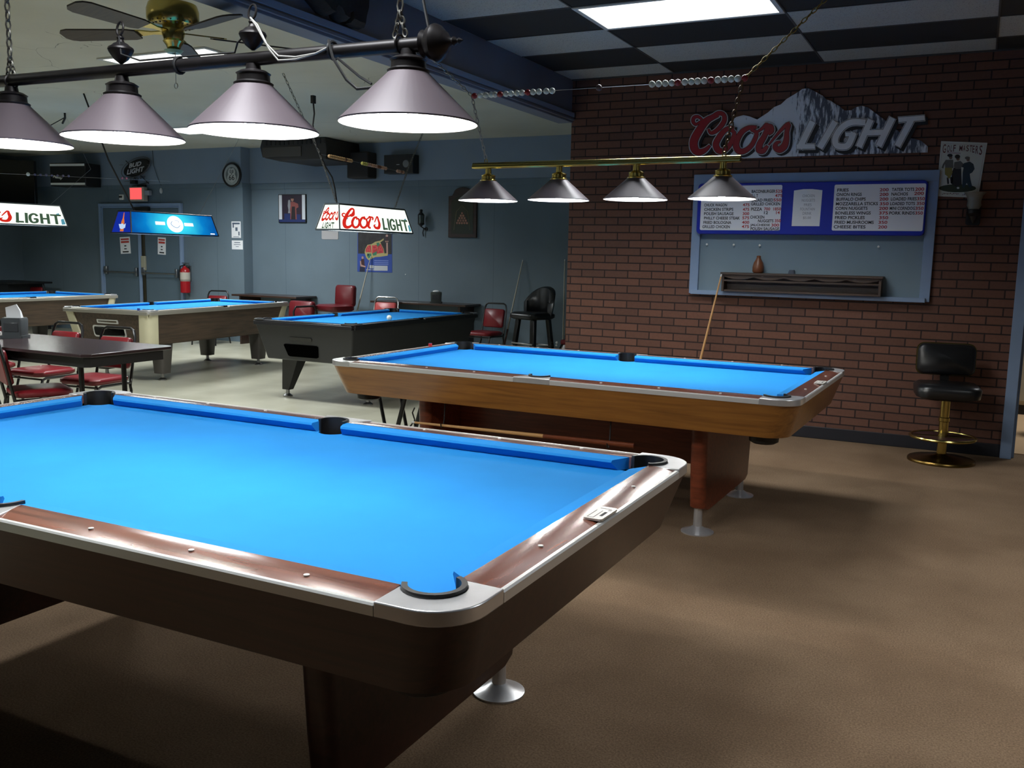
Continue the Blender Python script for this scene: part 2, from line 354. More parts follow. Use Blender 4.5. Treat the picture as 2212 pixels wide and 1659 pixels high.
# back walls
st('wall_back', MB().box(XP, BX, YR, YR+.15, 0, 2.49), M_wall)
st('wall_back', MB().box(XP, BX, YR-.03, YR+.15, 2.49, CH), M_wallup)
st('wall_back', MB().box(-16, XP, YL, YR+.15, 0, 2.49), M_wall)
st('wall_back', MB().box(-16, XP, YL-.03, YR+.15, 2.49, CH), M_wallup)
st('trim_6', MB().box(XP, BX, YR-.012, YR, 2.40, 2.49), M_wall, bevel=.002)
st('trim_7', MB().box(-16, XP, YL-.012, YL, 2.42, 2.49), M_wall, bevel=.002)
st('baseboard_back', MB().box(XP, BX, YR-.012, YR, 0, .1), M_base)
st('wall_left', MB().box(-16.15, -15.6, -4, YR, 0, CH), M_wall)
st('wall_right', MB().box(5, 5.15, -4, 12, 0, CH), M_wallup)
st('wall_front', MB().box(-16, 5, -4.15, -4, 0, CH), M_wallup)
st('wall_left', MB().box(BX, BX+.1, YB+.17, YR, 0, CH), M_wall)
st('wall_back', MB().box(BX, 5, 11.4, 11.55, 0, CH), mat('tan_wall', (190, 170, 140), .6))
st('floor', MB().box(.34, 5, YB+.2, 11.4, 0, .006), mat('tan_vinyl_floor', (205, 170, 130), .4, 0, .03, 3))

# double exit door
M_door = mat('blue_door_paint', (86, 104, 116), .45, 0, .04, 3)
dr = bpy.data.objects.new('door_1', None); C.objects.link(dr); dr['kind'] = 'structure'; dr.location = (-12.56, YL, 0)
dx0, dx1, dz = -13.515, -11.60, 2.185
def dl(mb, n, m, **k):
    o = mb.build(n, m, dr, **k)
    for v in o.data.vertices: v.co -= Vector((-12.56, YL, 0))
    return o
dl(MB().box(dx0, dx0+.05, YL-.05, YL, 0, dz).box(dx1-.05, dx1, YL-.05, YL, 0, dz).box(dx0+.05, dx1-.05, YL-.05, YL, dz-.05, dz)
   .box(dx0+.05, dx0+.075, YL-.03, YL, 0, dz-.05).box(dx1-.075, dx1-.05, YL-.03, YL, 0, dz-.05).box(dx0+.05, dx1-.05, YL-.03, YL, dz-.075, dz-.05), 'frame', M_bluetrim, bevel=.004)
dl(MB().box(-12.60, -12.54, YL-.045, YL, 0, dz-.05), 'mullion', M_bluetrim, bevel=.004)
for a, c in ((dx0+.075, -12.60), (-12.54, dx1-.075)):
    dl(MB().box(a, c, YL-.02, YL, .01, dz-.08), 'door_leaf', M_door, bevel=.003)
    dl(MB().box(a+.02, a+.09, YL-.07, YL-.02, 1.0, 1.13).box(c-.08, c-.03, YL-.07, YL-.02, .98, 1.12), 'panic_device', M_steel, bevel=.006)
    dl(MB().tube([(a+.05, YL-.085, 1.04), (c-.05, YL-.085, 1.04)], .012), 'panic_bar', M_steel)
dl(MB().box(-12.52, -12.46, YL-.04, YL-.02, .3, 1.95), 'latch_rod', mat('dark_bronze', (70, 66, 52), .4, .6), bevel=.004)
dl(MB().box(-12.62, -12.30, YL-.10, YL-.03, 2.06, 2.12), 'closer', M_black, bevel=.006)
dl(MB().box(-12.53, -12.44, YL-.06, YL-.02, 1.08, 1.32), 'lock_case', mat('beige_lock', (160, 158, 138), .4), bevel=.006)

# ================================================================== fluorescent ceiling panels
M_diff = glow('fluorescent_diffuser', (244, 250, 255), E_PANEL); M_diffL = glow('fluorescent_diffuser_hall', (250, 252, 244), E_PANEL_L)
def panel(x, y, lab, room, watts=None):
    t = thing('ceiling_light', lab, 'ceiling light', (x, y, CH), 0, 'fluorescent panels in the '+room)
    h = (.6096, .3048)
    f = MB().box(-h[0], h[0], -h[1], -h[1]+.03, -.012, 0).box(-h[0], h[0], h[1]-.03, h[1], -.012, 0).box(-h[0], -h[0]+.03, -h[1]+.03, h[1]-.03, -.012, 0).box(h[0]-.03, h[0], -h[1]+.03, h[1]-.03, -.012, 0)
    f.build('frame', mat('white_enamel', (190, 192, 190), .4), t, bevel=.002)
    MB().box(-h[0]+.03, h[0]-.03, -h[1]+.03, h[1]-.03, -.008, -.002).build('diffuser', M_diffL if 'cream' in room else M_diff, t)
    ld = bpy.data.lights.new('fluorescent_lens', 'AREA'); ld.shape = 'RECTANGLE'; ld.size = 1.14; ld.size_y = .54; ld.spread = math.radians(150 if 'cream' in room else 125); ld.energy = watts or (W_HALL if 'cream' in room else W_ROOM); ld.color = (.94, .98, 1)
    lo = bpy.data.objects.new('fluorescent_lens', ld); C.objects.link(lo); lo.parent = t; lo.location = (0, 0, -.014)
panel(gx+.6096, gy-.3048, 'bright fluorescent panel set in the black and white checkered ceiling', 'checkered ceiling')
panel(gx+.6096, gy-.3048-.6096*7, 'fluorescent panel in the checkered ceiling above the nearest pool table', 'checkered ceiling')
panel(gx+.6096+1.2192*3, gy-.3048-.6096*4, 'unseen fluorescent panel added to the checkered ceiling near the kitchen opening', 'checkered ceiling', 55)  # out of view, added to brighten the brick wall and carpet at the right
panel(-6.17, 5.94, 'bright fluorescent panel in the cream ceiling just beyond the fan blades', 'cream ceiling')
panel(-9.32, 9.44, 'fluorescent panel in the cream ceiling near the back wall, partly behind a lamp shade', 'cream ceiling')
panel(-6.17, 2.0, 'unseen fluorescent panel added to the cream ceiling over the left side of the hall', 'cream ceiling')  # fill panel outside the frame, added to light the near part of the hall
panel(-12.6, 6.4, 'unseen fluorescent panel added to the cream ceiling over the far left of the hall', 'cream ceiling')  # added off-screen fill that lifts the dark far left of the hall
panel(1.6, 9.7, 'fluorescent panel in the room beyond the brick wall', 'kitchen room')

# ================================================================== slate pool tables with wooden aprons
def pocket_liner(cx, cy, a0, a1, r, z0, z1, n=14, th=.012):
    o = arc(cx, cy, r, a0, a1, n); i = arc(cx, cy, r-th, a0, a1, n); poly = o+i[::-1]
    return MB().prism(poly, z0, z1)
def big_table(name, label, cx, cy, rz, apron, ped, railw, group):
    L, Wd, Z = 2.81, 1.57, .80
    t = thing(name, label, 'pool table', (cx, cy, 0), rz, group)
    hx, hy = L/2, Wd/2
    # bed with concave notches at the pockets
    ex, ey = hx-.09, hy-.09; pr = .058
    out = []
    for sx, sy, a in ((1, 1, 0), (-1, 1, 90), (-1, -1, 180), (1, -1, 270)):
        px_, py_ = sx*(hx-.125), sy*(hy-.125)
        aa = arc(px_, py_, pr, a-70, a+160, 8)
        pts = [p for p in arc(px_, py_, pr, 270+a, 180+a-0, 8)]
        out += [(p[0], p[1]) for p in pts]
        if (sx, sy) == (1, 1): out += arc(0, hy-.105, .055, 0, -180, 8)
        if (sx, sy) == (-1, -1): out += arc(0, -hy+.105, .055, 180, 0, 8)
    MB().prism(out, .735, .765).build('playing_surface', M_cloth, t)
    # cushions
    prof = [(0, .806), (.046, .800), (.050, .792), (.030, .765), (0, .765)]
    def cushion(p0, p1, inward, e0, e1):
        p0, p1 = Vector(p0), Vector(p1); d = (p1-p0).normalized(); n = Vector(inward); r = [[], []]
        for q, z in prof:
            a = p0+d*e0*(q/.05)+n*q; b = p1-d*e1*(q/.05)+n*q
            r[0].append((a.x, a.y, z)); r[1].append((b.x, b.y, z))
        MB().loft(r).build('cushion', M_cloth, t, smooth=30)
    c, k = .195, .052
    cushion((-hx+c, hy-.10), (-k, hy-.10), (0, -1), .045, .017); cushion((k, hy-.10), (hx-c, hy-.10), (0, -1), .017, .045)
    cushion((-hx+c, -hy+.10), (-k, -hy+.10), (0, 1), .045, .017); cushion((k, -hy+.10), (hx-c, -hy+.10), (0, 1), .017, .045)
    cushion((hx-.10, -hy+c), (hx-.10, hy-c), (-1, 0), .045, .045); cushion((-hx+.10, -hy+c), (-hx+.10, hy-c), (1, 0), .045, .045)
    # wooden rail caps and aluminium edge strip
    def rail(p0, p1, inw, a0, b0, a1, b1, mat_):
        """p0->p1 along the outer edge; a = offset at outer edge, b = at inner edge"""
        p0, p1 = Vector(p0), Vector(p1); d = (p1-p0).normalized(); n = Vector(inw); N = 6; rings = []
        for s_ in (0, 1):
            ring = []
            for q in [.012+(.1-.012)*i/N for i in range(N+1)]:
                f = q/.1; o_ = (a0*(1-f)+b0*f) if s_ == 0 else -(a1*(1-f)+b1*f)
                base = p0 if s_ == 0 else p1; v = base+d*o_+n*q
                z = .795+.012*math.sin(PI*.5*min(1, f*1.15)); ring.append((v.x, v.y, z))
            for q in (.1, .012):
                f = q/.1; o_ = (a0*(1-f)+b0*f) if s_ == 0 else -(a1*(1-f)+b1*f)
                base = p0 if s_ == 0 else p1; v = base+d*o_+n*q; ring.append((v.x, v.y, .77))
            rings.append(ring)
        r = MB().loft(rings).build('rail', mat_, t, smooth=30)
        # sights
        sg = MB(); ln = (p1-p0).length
        for i in range(1, 8 if ln > 2 else 4):
            s_ = (i*.3175)+(ln/2-(1.27 if ln > 2 else .635))
            if a0 > .15 and s_ < a0+.02: continue
            v = p0+d*s_+n*.052
            if (v-(p0+d*a0)).dot(d) < .03 or ((p1-d*a1)-v).dot(d) < .03: continue
            sg.lathe([(.0065, .8045), (.0065, .8075)], (v.x, v.y, 0), 12)
        if sg.v: sg.build('rail_sights', M_white, r)
        e = MB()
        o0, o1 = p0+d*a0, p1-d*a1
        pr_ = [(0, .776), (0, .797), (.004, .801), (.013, .801), (.013, .776)]
        e.loft([[(o0.x+n.x*q, o0.y+n.y*q, z) for q, z in pr_], [(o1.x+n.x*q, o1.y+n.y*q, z) for q, z in pr_]])
        e.build('edge_strip', mat('bright_edge_strip', (228, 228, 226), .3, .5), r, smooth=30)
        return r
    sc = .10
    wl = wood(railw[0]+'_long', *railw[1:], stretch=(1.2, 22, 22)); ws = wood(railw[0]+'_short', *railw[1:], stretch=(1.2, 22, 22), ax='y')
    co, ci = .185, .188
    for sy in (-1, 1):
        rail((-hx, sy*hy), (0, sy*hy), (0, -sy), co, ci, sc+.01, .07, wl)
        rail((0, sy*hy), (hx, sy*hy), (0, -sy), sc+.01, .07, co, ci, wl)
    for sx in (-1, 1):
        rr = rail((sx*hx, -hy), (sx*hx, hy), (-sx, 0), co, ci, co, ci, ws)
        if sx == 1:
            pl = MB().prism([(hx-.03+x, .0+y) for x, y in rrect(.026, .060, .009)], .804, .8095)
            pl.build('nameplate', mat('engraved_plate', (215, 212, 205), .35, .3), rr)
            tx = MB()
            for a_, b_, c_, d_ in ((-.048, -.0465, -.050, .02), (-.048, -.030, -.050, -.0485), (-.0315, -.030, -.050, .02), (-.020, -.010, .025, .027), (-.020, -.010, .032, .034), (-.045, -.015, .040, .042), (-.022, -.014, -.03, .01)): tx.box(hx+a_, hx+b_, c_, d_, .8095, .8099)
            tx.build('nameplate_engraving', M_ink, rr)
    # corner castings, liners, cups
    for sx in (-1, 1):
        for sy in (-1, 1):
            P = [(co, 0)]+[(.11+.11*math.cos(a)*-1+0, .11-.11*math.sin(a)) for a in [PI/2-(PI/2)*i/8 for i in range(9)]][0:]+[(0, co), (.10, ci)]
            P = [(co, 0)]+[(.11-.11*math.sin(PI/2*i/8), .11-.11*math.cos(PI/2*i/8)) for i in range(9)]+[(0, co), (.10, ci)]
            P += [(p[0], p[1]) for p in arc(.125, .125, .066, 120, 330, 16)]+[(ci, .10)]
            poly = [(sx*(hx-x), sy*(hy-y)) for x, y in P]
            cc = MB().prism(poly, .774, .806).build('corner_casting', M_chrome, t, bevel=.004, seg=2)
            a0, a1 = 112, 338
            pts = [(sx*(hx-x), sy*(hy-y)) for x, y in arc(.125, .125, .066, a0, a1, 18)]
            pin = [(sx*(hx-x), sy*(hy-y)) for x, y in arc(.125, .125, .054, a0, a1, 18)]
            MB().prism(pts+pin[::-1], .70, .8135).build('pocket_liner', M_rubber, t)
            MB().lathe([(.064, .695), (.064, .70)], (sx*(hx-.125), sy*(hy-.125), 0), 20).build('pocket_bottom', M_rubber, t)
            MB().lathe([(.055, .555), (.072, .565), (.075, .60), (.075, .64)], (sx*(hx-.19), sy*(hy-.19), 0), 20).build('pocket_cup', M_black, t)
    for sy in (-1, 1):
        P = [(-sc-.01, 0), (sc+.01, 0), (.07, .10)]+arc(0, .105, .062, 0, -180, 14)+[(-.07, .10)]
        MB().prism([(x, sy*(hy-y)) for x, y in P], .774, .806).build('side_casting', M_chrome, t, bevel=.003)
        a = [(x, sy*(hy-y)) for x, y in arc(0, .105, .062, 12, -192, 16)]; i_ = [(x, sy*(hy-y)) for x, y in arc(0, .105, .051, 12, -192, 16)]
        MB().prism(a+i_[::-1], .70, .8135).build('pocket_liner', M_rubber, t)
        MB().lathe([(.06, .695), (.06, .70)], (0, sy*(hy-.105), 0), 20).build('pocket_bottom', M_rubber, t)
    # apron, sloping inwards
    rings = []
    for ins, z, r in ((.012, .694, .11), (.012, .776, .11)): pass
    def rr_(ins, z, r=.115): return [(x, y, z) for x, y in rrect(hx-ins, hy-ins, r)]
    MB().loft([rr_(.10, .70), rr_(.03, .70), rr_(.030, .774), rr_(.004, .775), rr_(.058, .605), rr_(.10, .605)]).build('apron', apron, t, smooth=30)
    # pedestals
    for sx in (-1, 1):
        x = sx*.86
        rings = []
        p = MB().loft([[(x+a, b, z) for a, b in rrect(.045, hb, .035)] for z, hb in ((.12, .44), (.14, .49), (.30, .51), (.57, .53), (.605, .53))])
        pd = p.build('pedestal', ped, t, smooth=40)
        for sy in (-1, 1):
            y = sy*.455
            MB().lathe([(.088, 0), (.088, .006), (.05, .018), (.024, .035), (.022, .14)], (x, y, 0), 28).build('foot', M_chrome, pd, smooth=50)
    MB().box(-.82, .82, -.16, .16, .30, .604).build('stretcher', ped, t, bevel=.01)
    return t
rosewood = ('rosewood_rail', (80, 44, 34), (122, 72, 56), .22)
T1 = big_table('pool_table', 'nearest pool table, dark mahogany apron with polished metal corners and blue cloth', -2.1921, 2.169, -.001,
    wood('dark_mahogany', (34, 14, 9), (62, 30, 18), .35, coat=.15), wood('mahogany_pedestal', (40, 18, 12), (62, 30, 20), .4, coat=.1), rosewood, 'wooden pool tables on the carpet')
T2 = big_table('pool_table', 'pool table with golden oak apron standing in front of the brick wall', -2.0943, 5.2501, -.0187,
    wood('golden_oak', (112, 70, 24), (150, 100, 42), .3, coat=.2), wood('russet_pedestal', (92, 40, 20), (128, 62, 36), .4, coat=.1), rosewood, 'wooden pool tables on the carpet')

# ================================================================== coin operated tables
def coin_table(label, cx, cy, rz, w, l, style):
    Z = .795; t = thing('coin_operated_pool_table', label, 'pool table', (cx, cy, 0), rz, 'coin operated pool tables on the tile floor')
    hx, hy = w/2, l/2
    dark = style == 'black'
    body = mat('charcoal_laminate', (34, 35, 37), .45, 0, .05, 8) if dark else wood('walnut_laminate', (44, 32, 24), (78, 60, 46), .45, coat=.05, stretch=(18, 1.2, 18))
    bi = .05; bz = .41
    MB().loft([[(x*(hx-.02-q), y*(hy-.02-q), z) for x, y in ((-1, -1), (1, -1), (1, 1), (-1, 1))] for z, q in ((bz, bi+.03), (.755, 0))]).build('cabinet', body, t, bevel=.012)
    # bed
    rw = .13; cw = .045
    out = []
    pr = .055
    for sx, sy, a in ((1, 1, 0), (-1, 1, 90), (-1, -1, 180), (1, -1, 270)):
        px_, py_ = sx*(hx-.115), sy*(hy-.115); out += arc(px_, py_, pr, 270+a, 180+a, 6)
    MB().prism(out, .752, .765).build('playing_surface', M_cloth, t)
    MB().box(-hx+.05, hx-.05, -hy+.05, hy-.05, .74, .751).build('pocket_bottom', M_rubber, t)
    prof = [(0, .798), (cw-.004, .794), (cw, .787), (cw-.02, .765), (0, .765)]
    def cushion(p0, p1, n, e0, e1):
        p0, p1 = Vector(p0), Vector(p1); d = (p1-p0).normalized(); n = Vector(n); r = [[], []]
        for q, z in prof:
            a = p0+d*e0*(q/cw)+n*q; b = p1-d*e1*(q/cw)+n*q; r[0].append((a.x, a.y, z)); r[1].append((b.x, b.y, z))
        MB().loft(r).build('cushion', M_cloth, t, smooth=30)
    c = .18; f = .085; k = .05
    for s_ in (-1, 1):
        cushion((-hx+c, s_*(hy-f)), (hx-c, s_*(hy-f)), (0, -s_), .035, .035)
        cushion((s_*(hx-f), -hy+c), (s_*(hx-f), -k), (-s_, 0), .035, .015); cushion((s_*(hx-f), k), (s_*(hx-f), hy-c), (-s_, 0), .015, .035)
    rm = mat('black_rail_laminate', (24, 24, 26), .3) if dark else M_chrome
    tm = M_black if dark else mat('silver_rail_trim', (176, 172, 160), .35, .6)
    for s_ in (-1, 1):
        MB().box(-hx+.14, hx-.14, min(s_*hy, s_*(hy-f)), max(s_*hy, s_*(hy-f)), .762, Z).build('rail', rm if dark else tm, t, bevel=.006)
        for a, b in ((-hy+.14, -.05), (.05, hy-.14)):
            MB().box(min(s_*hx, s_*(hx-f)), max(s_*hx, s_*(hx-f)), a, b, .762, Z).build('rail', rm if dark else tm, t, bevel=.006)
        MB().box(-hx+.02, hx-.02, min(s_*(hy+.004), s_*(hy-.01)), max(s_*(hy+.004), s_*(hy-.01)), .745, .782).build('rail_trim', tm, t, bevel=.003)
        MB().box(min(s_*(hx+.004), s_*(hx-.01)), max(s_*(hx+.004), s_*(hx-.01)), -hy+.02, hy-.02, .745, .782).build('rail_trim', tm, t, bevel=.003)
        # side pocket
        pl = [(s_*(hx-x), y) for x, y in [(.03, -.05), (.03, .05)]+[(f, .05)]+[(f-.012, .04), (.042, .035), (.042, -.035), (f-.012, -.04)]+[(f, -.05)]]
        MB().prism(pl, .752, .80).build('pocket_liner', M_rubber, t)
    for sx in (-1, 1):
        for sy in (-1, 1):
            P = [(.14, 0), (.05, 0), (.02, .012), (.012, .02), (0, .05), (0, .14), (f, .17)]+arc(.115, .115, .058, 130, 320, 12)+[(.17, f)]
            MB().prism([(sx*(hx-x), sy*(hy-y)) for x, y in P], .758, .80).build('corner_cap', mat('black_corner_cap', (30, 30, 32), .25, .3) if dark else M_chrome, t, bevel=.006)
            if dark:
                MB().prism([(sx*(hx-x), sy*(hy-y)) for x, y in [(.13, -.003), (.05, -.003), (.018, .01), (.009, .018), (-.003, .05), (-.003, .13), (.004, .13), (.012, .055), (.055, .012), (.13, .004)]], .79, .8025).build('corner_trim', M_steel, t)
            a = arc(.115, .115, .058, 115, 335, 14); b = arc(.115, .115, .047, 115, 335, 14)
            MB().prism([(sx*(hx-x), sy*(hy-y)) for x, y in a+b[::-1]], .752, .806).build('pocket_liner', M_rubber, t)
            if not dark:
                rg = []
                for z, q in ((bz+.0, bi+.012), (.758, -.005)):
                    rg.append([(sx*(hx-q-.02-x), sy*(hy-q-.02-y), z) for x, y in [(.13, -.008), (.06, -.012), (.02, .0), (0, .02), (-.012, .06), (-.008, .13), (.05, .13), (.05, .05), (.13, .05)]])
                MB().loft(rg).build('corner_post', M_cream, t, smooth=45)
            # leg
            lx, ly = sx*(hx-.21), sy*(hy-.40 if not dark else hy-.38)
            if dark:
                o_ = sx*.10
                lg = MB().loft([[(lx+o_*q+a*hw, ly+b*hw*.8, z) for a, b in ((-1, -1), (1, -1), (1, 1), (-1, 1))] for z, hw, q in ((.07, .045, 1), (.415, .10, 0))]).build('leg', mat('black_leg', (22, 22, 24), .35), t, bevel=.006)
                fx = lx+o_
            else:
                lg = MB().loft([[(lx+a, ly+b, z) for a, b in rrect(hw, hw, .03, 3)] for z, hw in ((.08, .07), (.415, .092))]).build('leg', mat('dark_leg', (62, 58, 54), .35) , t, smooth=40)
                fx = lx
            MB().lathe([(.048, 0), (.048, .01), (.02, .03), (.018, .08)], (fx, ly, 0), 16).build('foot', M_steel, lg)
    # coin end (faces the viewer)
    y0 = -(hy-.02)+.003
    def face(x, z): q = (0.08)*(.755-z)/(.755-bz); return (x, -(hy-.02)+q-.004, z)
    def plate(poly, name, m, th=.006):
        fr = [face(x, z) for x, z in poly]; bk = [(x, y+th, z) for x, y, z in fr]; fr = [(x, y-.003, z) for x, y, z in fr]
        return MB().loft([bk, fr]).build(name, m, t)
    if dark:
        plate([(x*1.0-.06, z) for x, z in [(-.19, .57), (.19, .57), (.205, .56), (.19, .46), (.17, .45), (-.15, .45), (-.17, .46), (-.205, .56)]], 'ball_tray', mat('tray_black', (3, 3, 3), .9, spec=0))
        plate([(x-.05, z+.625) for x, z in rrect(.135, .017, .016)], 'coin_slide', M_blackg, .01)
    else:
        plate([(x+.0, z+.545) for x, z in rrect(.23, .065, .03)], 'tray_frame', M_chrome)
        plate([(x+.0, z+.545) for x, z in rrect(.215, .05, .025)], 'ball_tray', mat('tray_black', (3, 3, 3), .9, spec=0), .008)
        plate([(x+.0, z+.655) for x, z in rrect(.15, .022, .01)], 'coin_slide', M_chrome, .012)
        plate([(x+.0, z+.655) for x, z in rrect(.13, .01, .005)], 'coin_slide_plate', mat('bronze_plate', (96, 84, 66), .4, .4), .016)
    return t
for x in (-.62, .42): MB().tube([(x, -.66, .605), (x, -.665, .50), (x, -.68, .452), (x, -.70, .455), (x, -.705, .48)], .004, 6).build('cue_hook', M_black, T2)
T3 = coin_table('black coin operated pool table with blue cloth and one white ball on it', -5.66, 8.08, .005, 1.20, 2.40, 'black')
T4 = coin_table('walnut coin operated pool table with cream corner posts, behind the black dining table', -8.50, 8.20, .08, 1.23, 2.50, 'walnut')
T5 = coin_table('walnut coin operated pool table at the left edge, furthest from the viewer', -11.55, 7.93, -.02, 1.40, 2.60, 'walnut')
tag(MB().ball((-5.38, 7.94, .794), .0286).build('cue_ball', mat('ivory_ball', (228, 226, 206), .2)), 'white cue ball on the blue cloth of the black pool table', 'ball')
def chalk(x, y, z, col, lab):
    t = thing('chalk_cube', lab, 'chalk', (x, y, z), .3, 'chalk cubes on table rails')
    MB().box(-.011, .011, -.011, .011, 0, .022).build('wrapper', mat('chalk_'+lab.split()[0], col, .7), t, bevel=.001)
    MB().box(-.009, .009, -.009, .009, .022, .0225).build('chalk_face', mat('chalk_blue_face', (70, 110, 160), .9), t)
chalk(-3.42, 5.56, .809, (190, 40, 52), 'red chalk cube on the far left rail of the oak pool table')
chalk(-7.93, 7.0, .797, (40, 60, 140), 'blue chalk cube on the near corner of the walnut pool table')

# ================================================================== hanging lamps
def chain_mb(p0, p1, link=.04, r=.0028, wd=.009, mb=None):
    mb = mb or MB(); p0, p1 = Vector(p0), Vector(p1); d = p1-p0; n = max(1, round(d.length/(link*.78))); t = d.normalized()
    a = Vector((0, 1, 0)) if abs(t.y) < .9 else Vector((1, 0, 0)); a = (a-t*a.dot(t)).normalized(); b = t.cross(a)
    for i in range(n):
        c = p0+d*((i+.5)/n); s = a if i % 2 else b
        pts = []
        for q in range(8):
            an = 2*PI*q/8; pts.append(c+t*math.cos(an)*link*.5+s*math.sin(an)*wd)
        mb.tube(pts, r, 5, closed=True)
    return mb
def droop(p0, p1, sag, n=10, side=(0, 0, 0)):
    p0, p1 = Vector(p0), Vector(p1); sd = Vector(side)
    return [p0.lerp(p1, i/n)+(Vector((0, 0, -sag))+sd)*4*(i/n)*(1-i/n) for i in range(n+1)]
M_shade = mat('pewter_lamp_shade', (98, 88, 94), .42, .1, .05, 4)
M_shadein = mat('white_shade_lining', (240, 240, 238), .6)
M_bar = mat('dark_bronze_bar', (38, 35, 36), .38, .5, .15, 20)
M_bulb = glow('lamp_bulb', (255, 252, 246), E_BULB)
M_cordw = mat('grey_cord', (150, 148, 144), .6); M_cordb = mat('black_cord', (18, 18, 20), .6)
def shade(t, x, y, rim, z0, z1, rt, collar, zc, px=0):
    s = MB(); n = 48
    s.lathe([(rim, z0), (rim+.001, z0+.004), (rt, z1)], (x, y, 0), n, 0, cap=False)
    s.lathe([(rt-.003, z1-.002), (rim-.003, z0+.004), (rim, z0)], (x, y, 0), n, 1, cap=False)
    s.lathe([(rt, z1), (rt-.003, z1-.002)], (x, y, 0), n, 0, cap=True)
    sh = s.build('lamp_shade', [M_shade, M_shadein], t, smooth=30)
    MB().ball((x, y, z0+.040), .034, 16, 10).build('bulb', M_bulb, sh)
    MB().lathe([(rt+.006, z1-.006), (rt+.008, z1), (rt-.002, z1+.006), (rt-.003, z1+.024), (rt+.001, z1+.028), (rt-.012, z1+.036), (rt*.45, z1+.040), (rt*.4, zc)], (x, y, 0), 28).build('shade_holder', collar, sh)
# --- lamp over the nearest table
LY = 2.169
t = thing('billiard_lamp', 'dark bronze bar lamp with four large pewter cone shades over the nearest pool table', 'hanging lamp', (-2.22, LY, 2.015))
def inv(o):
    """parts were modelled in room coordinates; make them relative to the thing's base"""
    for q in kids(o):
        for v in q.data.vertices: v.co -= o.location
        for r in kids(q):
            for v in r.data.vertices: v.co -= o.location
XS = (-3.035, -2.496, -1.95, -1.41)
MB().tube([(-3.15, LY, 2.022), (-1.355, LY, 2.010)], .0195, 20).build('bar', M_bar, t)
for x, s in ((-1.355, 1), (-3.15, -1)):
    MB().lathe([(.027, -.012), (.036, -.006), (.030, .004), (.043, .016), (.049, .032), (.044, .044), (.031, .056), (.027, .062), (.014, .070), (.009, .080), (.012, .086), (.005, .096), (.008, .101), (.002, .112)][::1] if s == 1 else
        [(r, -h) for r, h in [(.027, -.012), (.036, -.006), (.030, .004), (.043, .016), (.049, .032), (.044, .044), (.031, .056), (.014, .070), (.009, .080), (.005, .096), (.002, .112)]], (x, LY, 2.01 if s == 1 else 2.022), 24, axis='x').build('finial', M_bar, t)
for x in XS: shade(t, x, LY, .187, 1.806, 1.944, .050, M_bar, 2.0)
for x in (XS[1], XS[2]):
    MB().lathe([(.004, 2.038), (.022, 2.052), (.036, 2.072), (.040, 2.082), (.038, 2.088), (.028, 2.094), (.022, 2.100), (.013, 2.104), (.009, 2.112), (.012, 2.118), (.008, 2.124), (.004, 2.128)], (x, LY, .0), 24).tube(
        [(x+math.cos(a)*.014, LY+math.sin(a)*.004, 2.146+math.sin(a)*.022) for a in [2*PI*i/16 for i in range(16)]], .0035, 6, closed=True).build('hook_cap', M_bar, t)
for x in (XS[0], -1.437):
    c = chain_mb((x, LY, 2.10), (x, LY, CH), .038, .003, .009)
    chain_mb((x-.018, LY, 2.035), (x, LY, 2.10), .022, .0028, .007, c); chain_mb((x+.018, LY, 2.035), (x, LY, 2.10), .022, .0028, .007, c)
    c.build('chain', mat('dull_silver_chain', (120, 118, 112), .4, .8), t)
    MB().tube([(x, LY+math.cos(a)*.023, 2.016+math.sin(a)*.023) for a in [2*PI*i/20 for i in range(20)]], .004, 6, closed=True).build('clamp', M_bar, t)
for dy in (0, .006):
    MB().tube([(-1.94, LY-.02, 2.125)]+[(-1.91+dy, LY-.032, 2.10), (-1.87+dy*2, LY-.036, 2.045-dy*3), (-1.83, LY-.030, 2.008-dy*2), (-1.77, LY-.027, 2.001-dy), (-1.70, LY-.026, 2.006), (-1.66, LY-.022, 2.020)], .0028, 6).build('power_cord', M_cordw, t)
MB().tube([(-1.66, LY-.02, 2.04), (-1.64, LY-.028, 1.99), (-1.60, LY-.02, 1.93), (-1.57, LY-.012, 1.905), (-1.53, LY, 1.908), (-1.49, LY, 1.925)], .0042, 6).tube([(-1.63, LY-.02, 1.99), (-1.57, LY, 1.94), (-1.53, LY, 1.918)], .0036, 6).build('power_cord', M_cordb, t)
MB().tube([(-1.345, LY, 2.04), (-1.37, LY+.01, 2.12), (-1.41, LY+.02, 2.3), (-1.43, LY+.02, 2.6), (-1.437, LY+.02, CH)], .0042, 6).build('power_cord', M_cordb, t)
MB().tube([(-2.49, LY-.01, 2.12), (-2.46, LY-.03, 2.06), (-2.40, LY-.012, 2.040), (-2.2, LY, 2.041), (-2.02, LY, 2.038), (-1.99, LY-.02, 2.06), (-1.955, LY-.01, 2.09)], .003, 6).build('power_cord', M_cordb, t)
for x in (-2.245, -1.66): MB().tube([(x, LY+math.cos(a)*.023, 2.016+math.sin(a)*.023) for a in [2*PI*i/16 for i in range(16)]], .005, 6, closed=True).build('cord_tie', M_cordb, t)
inv(t)
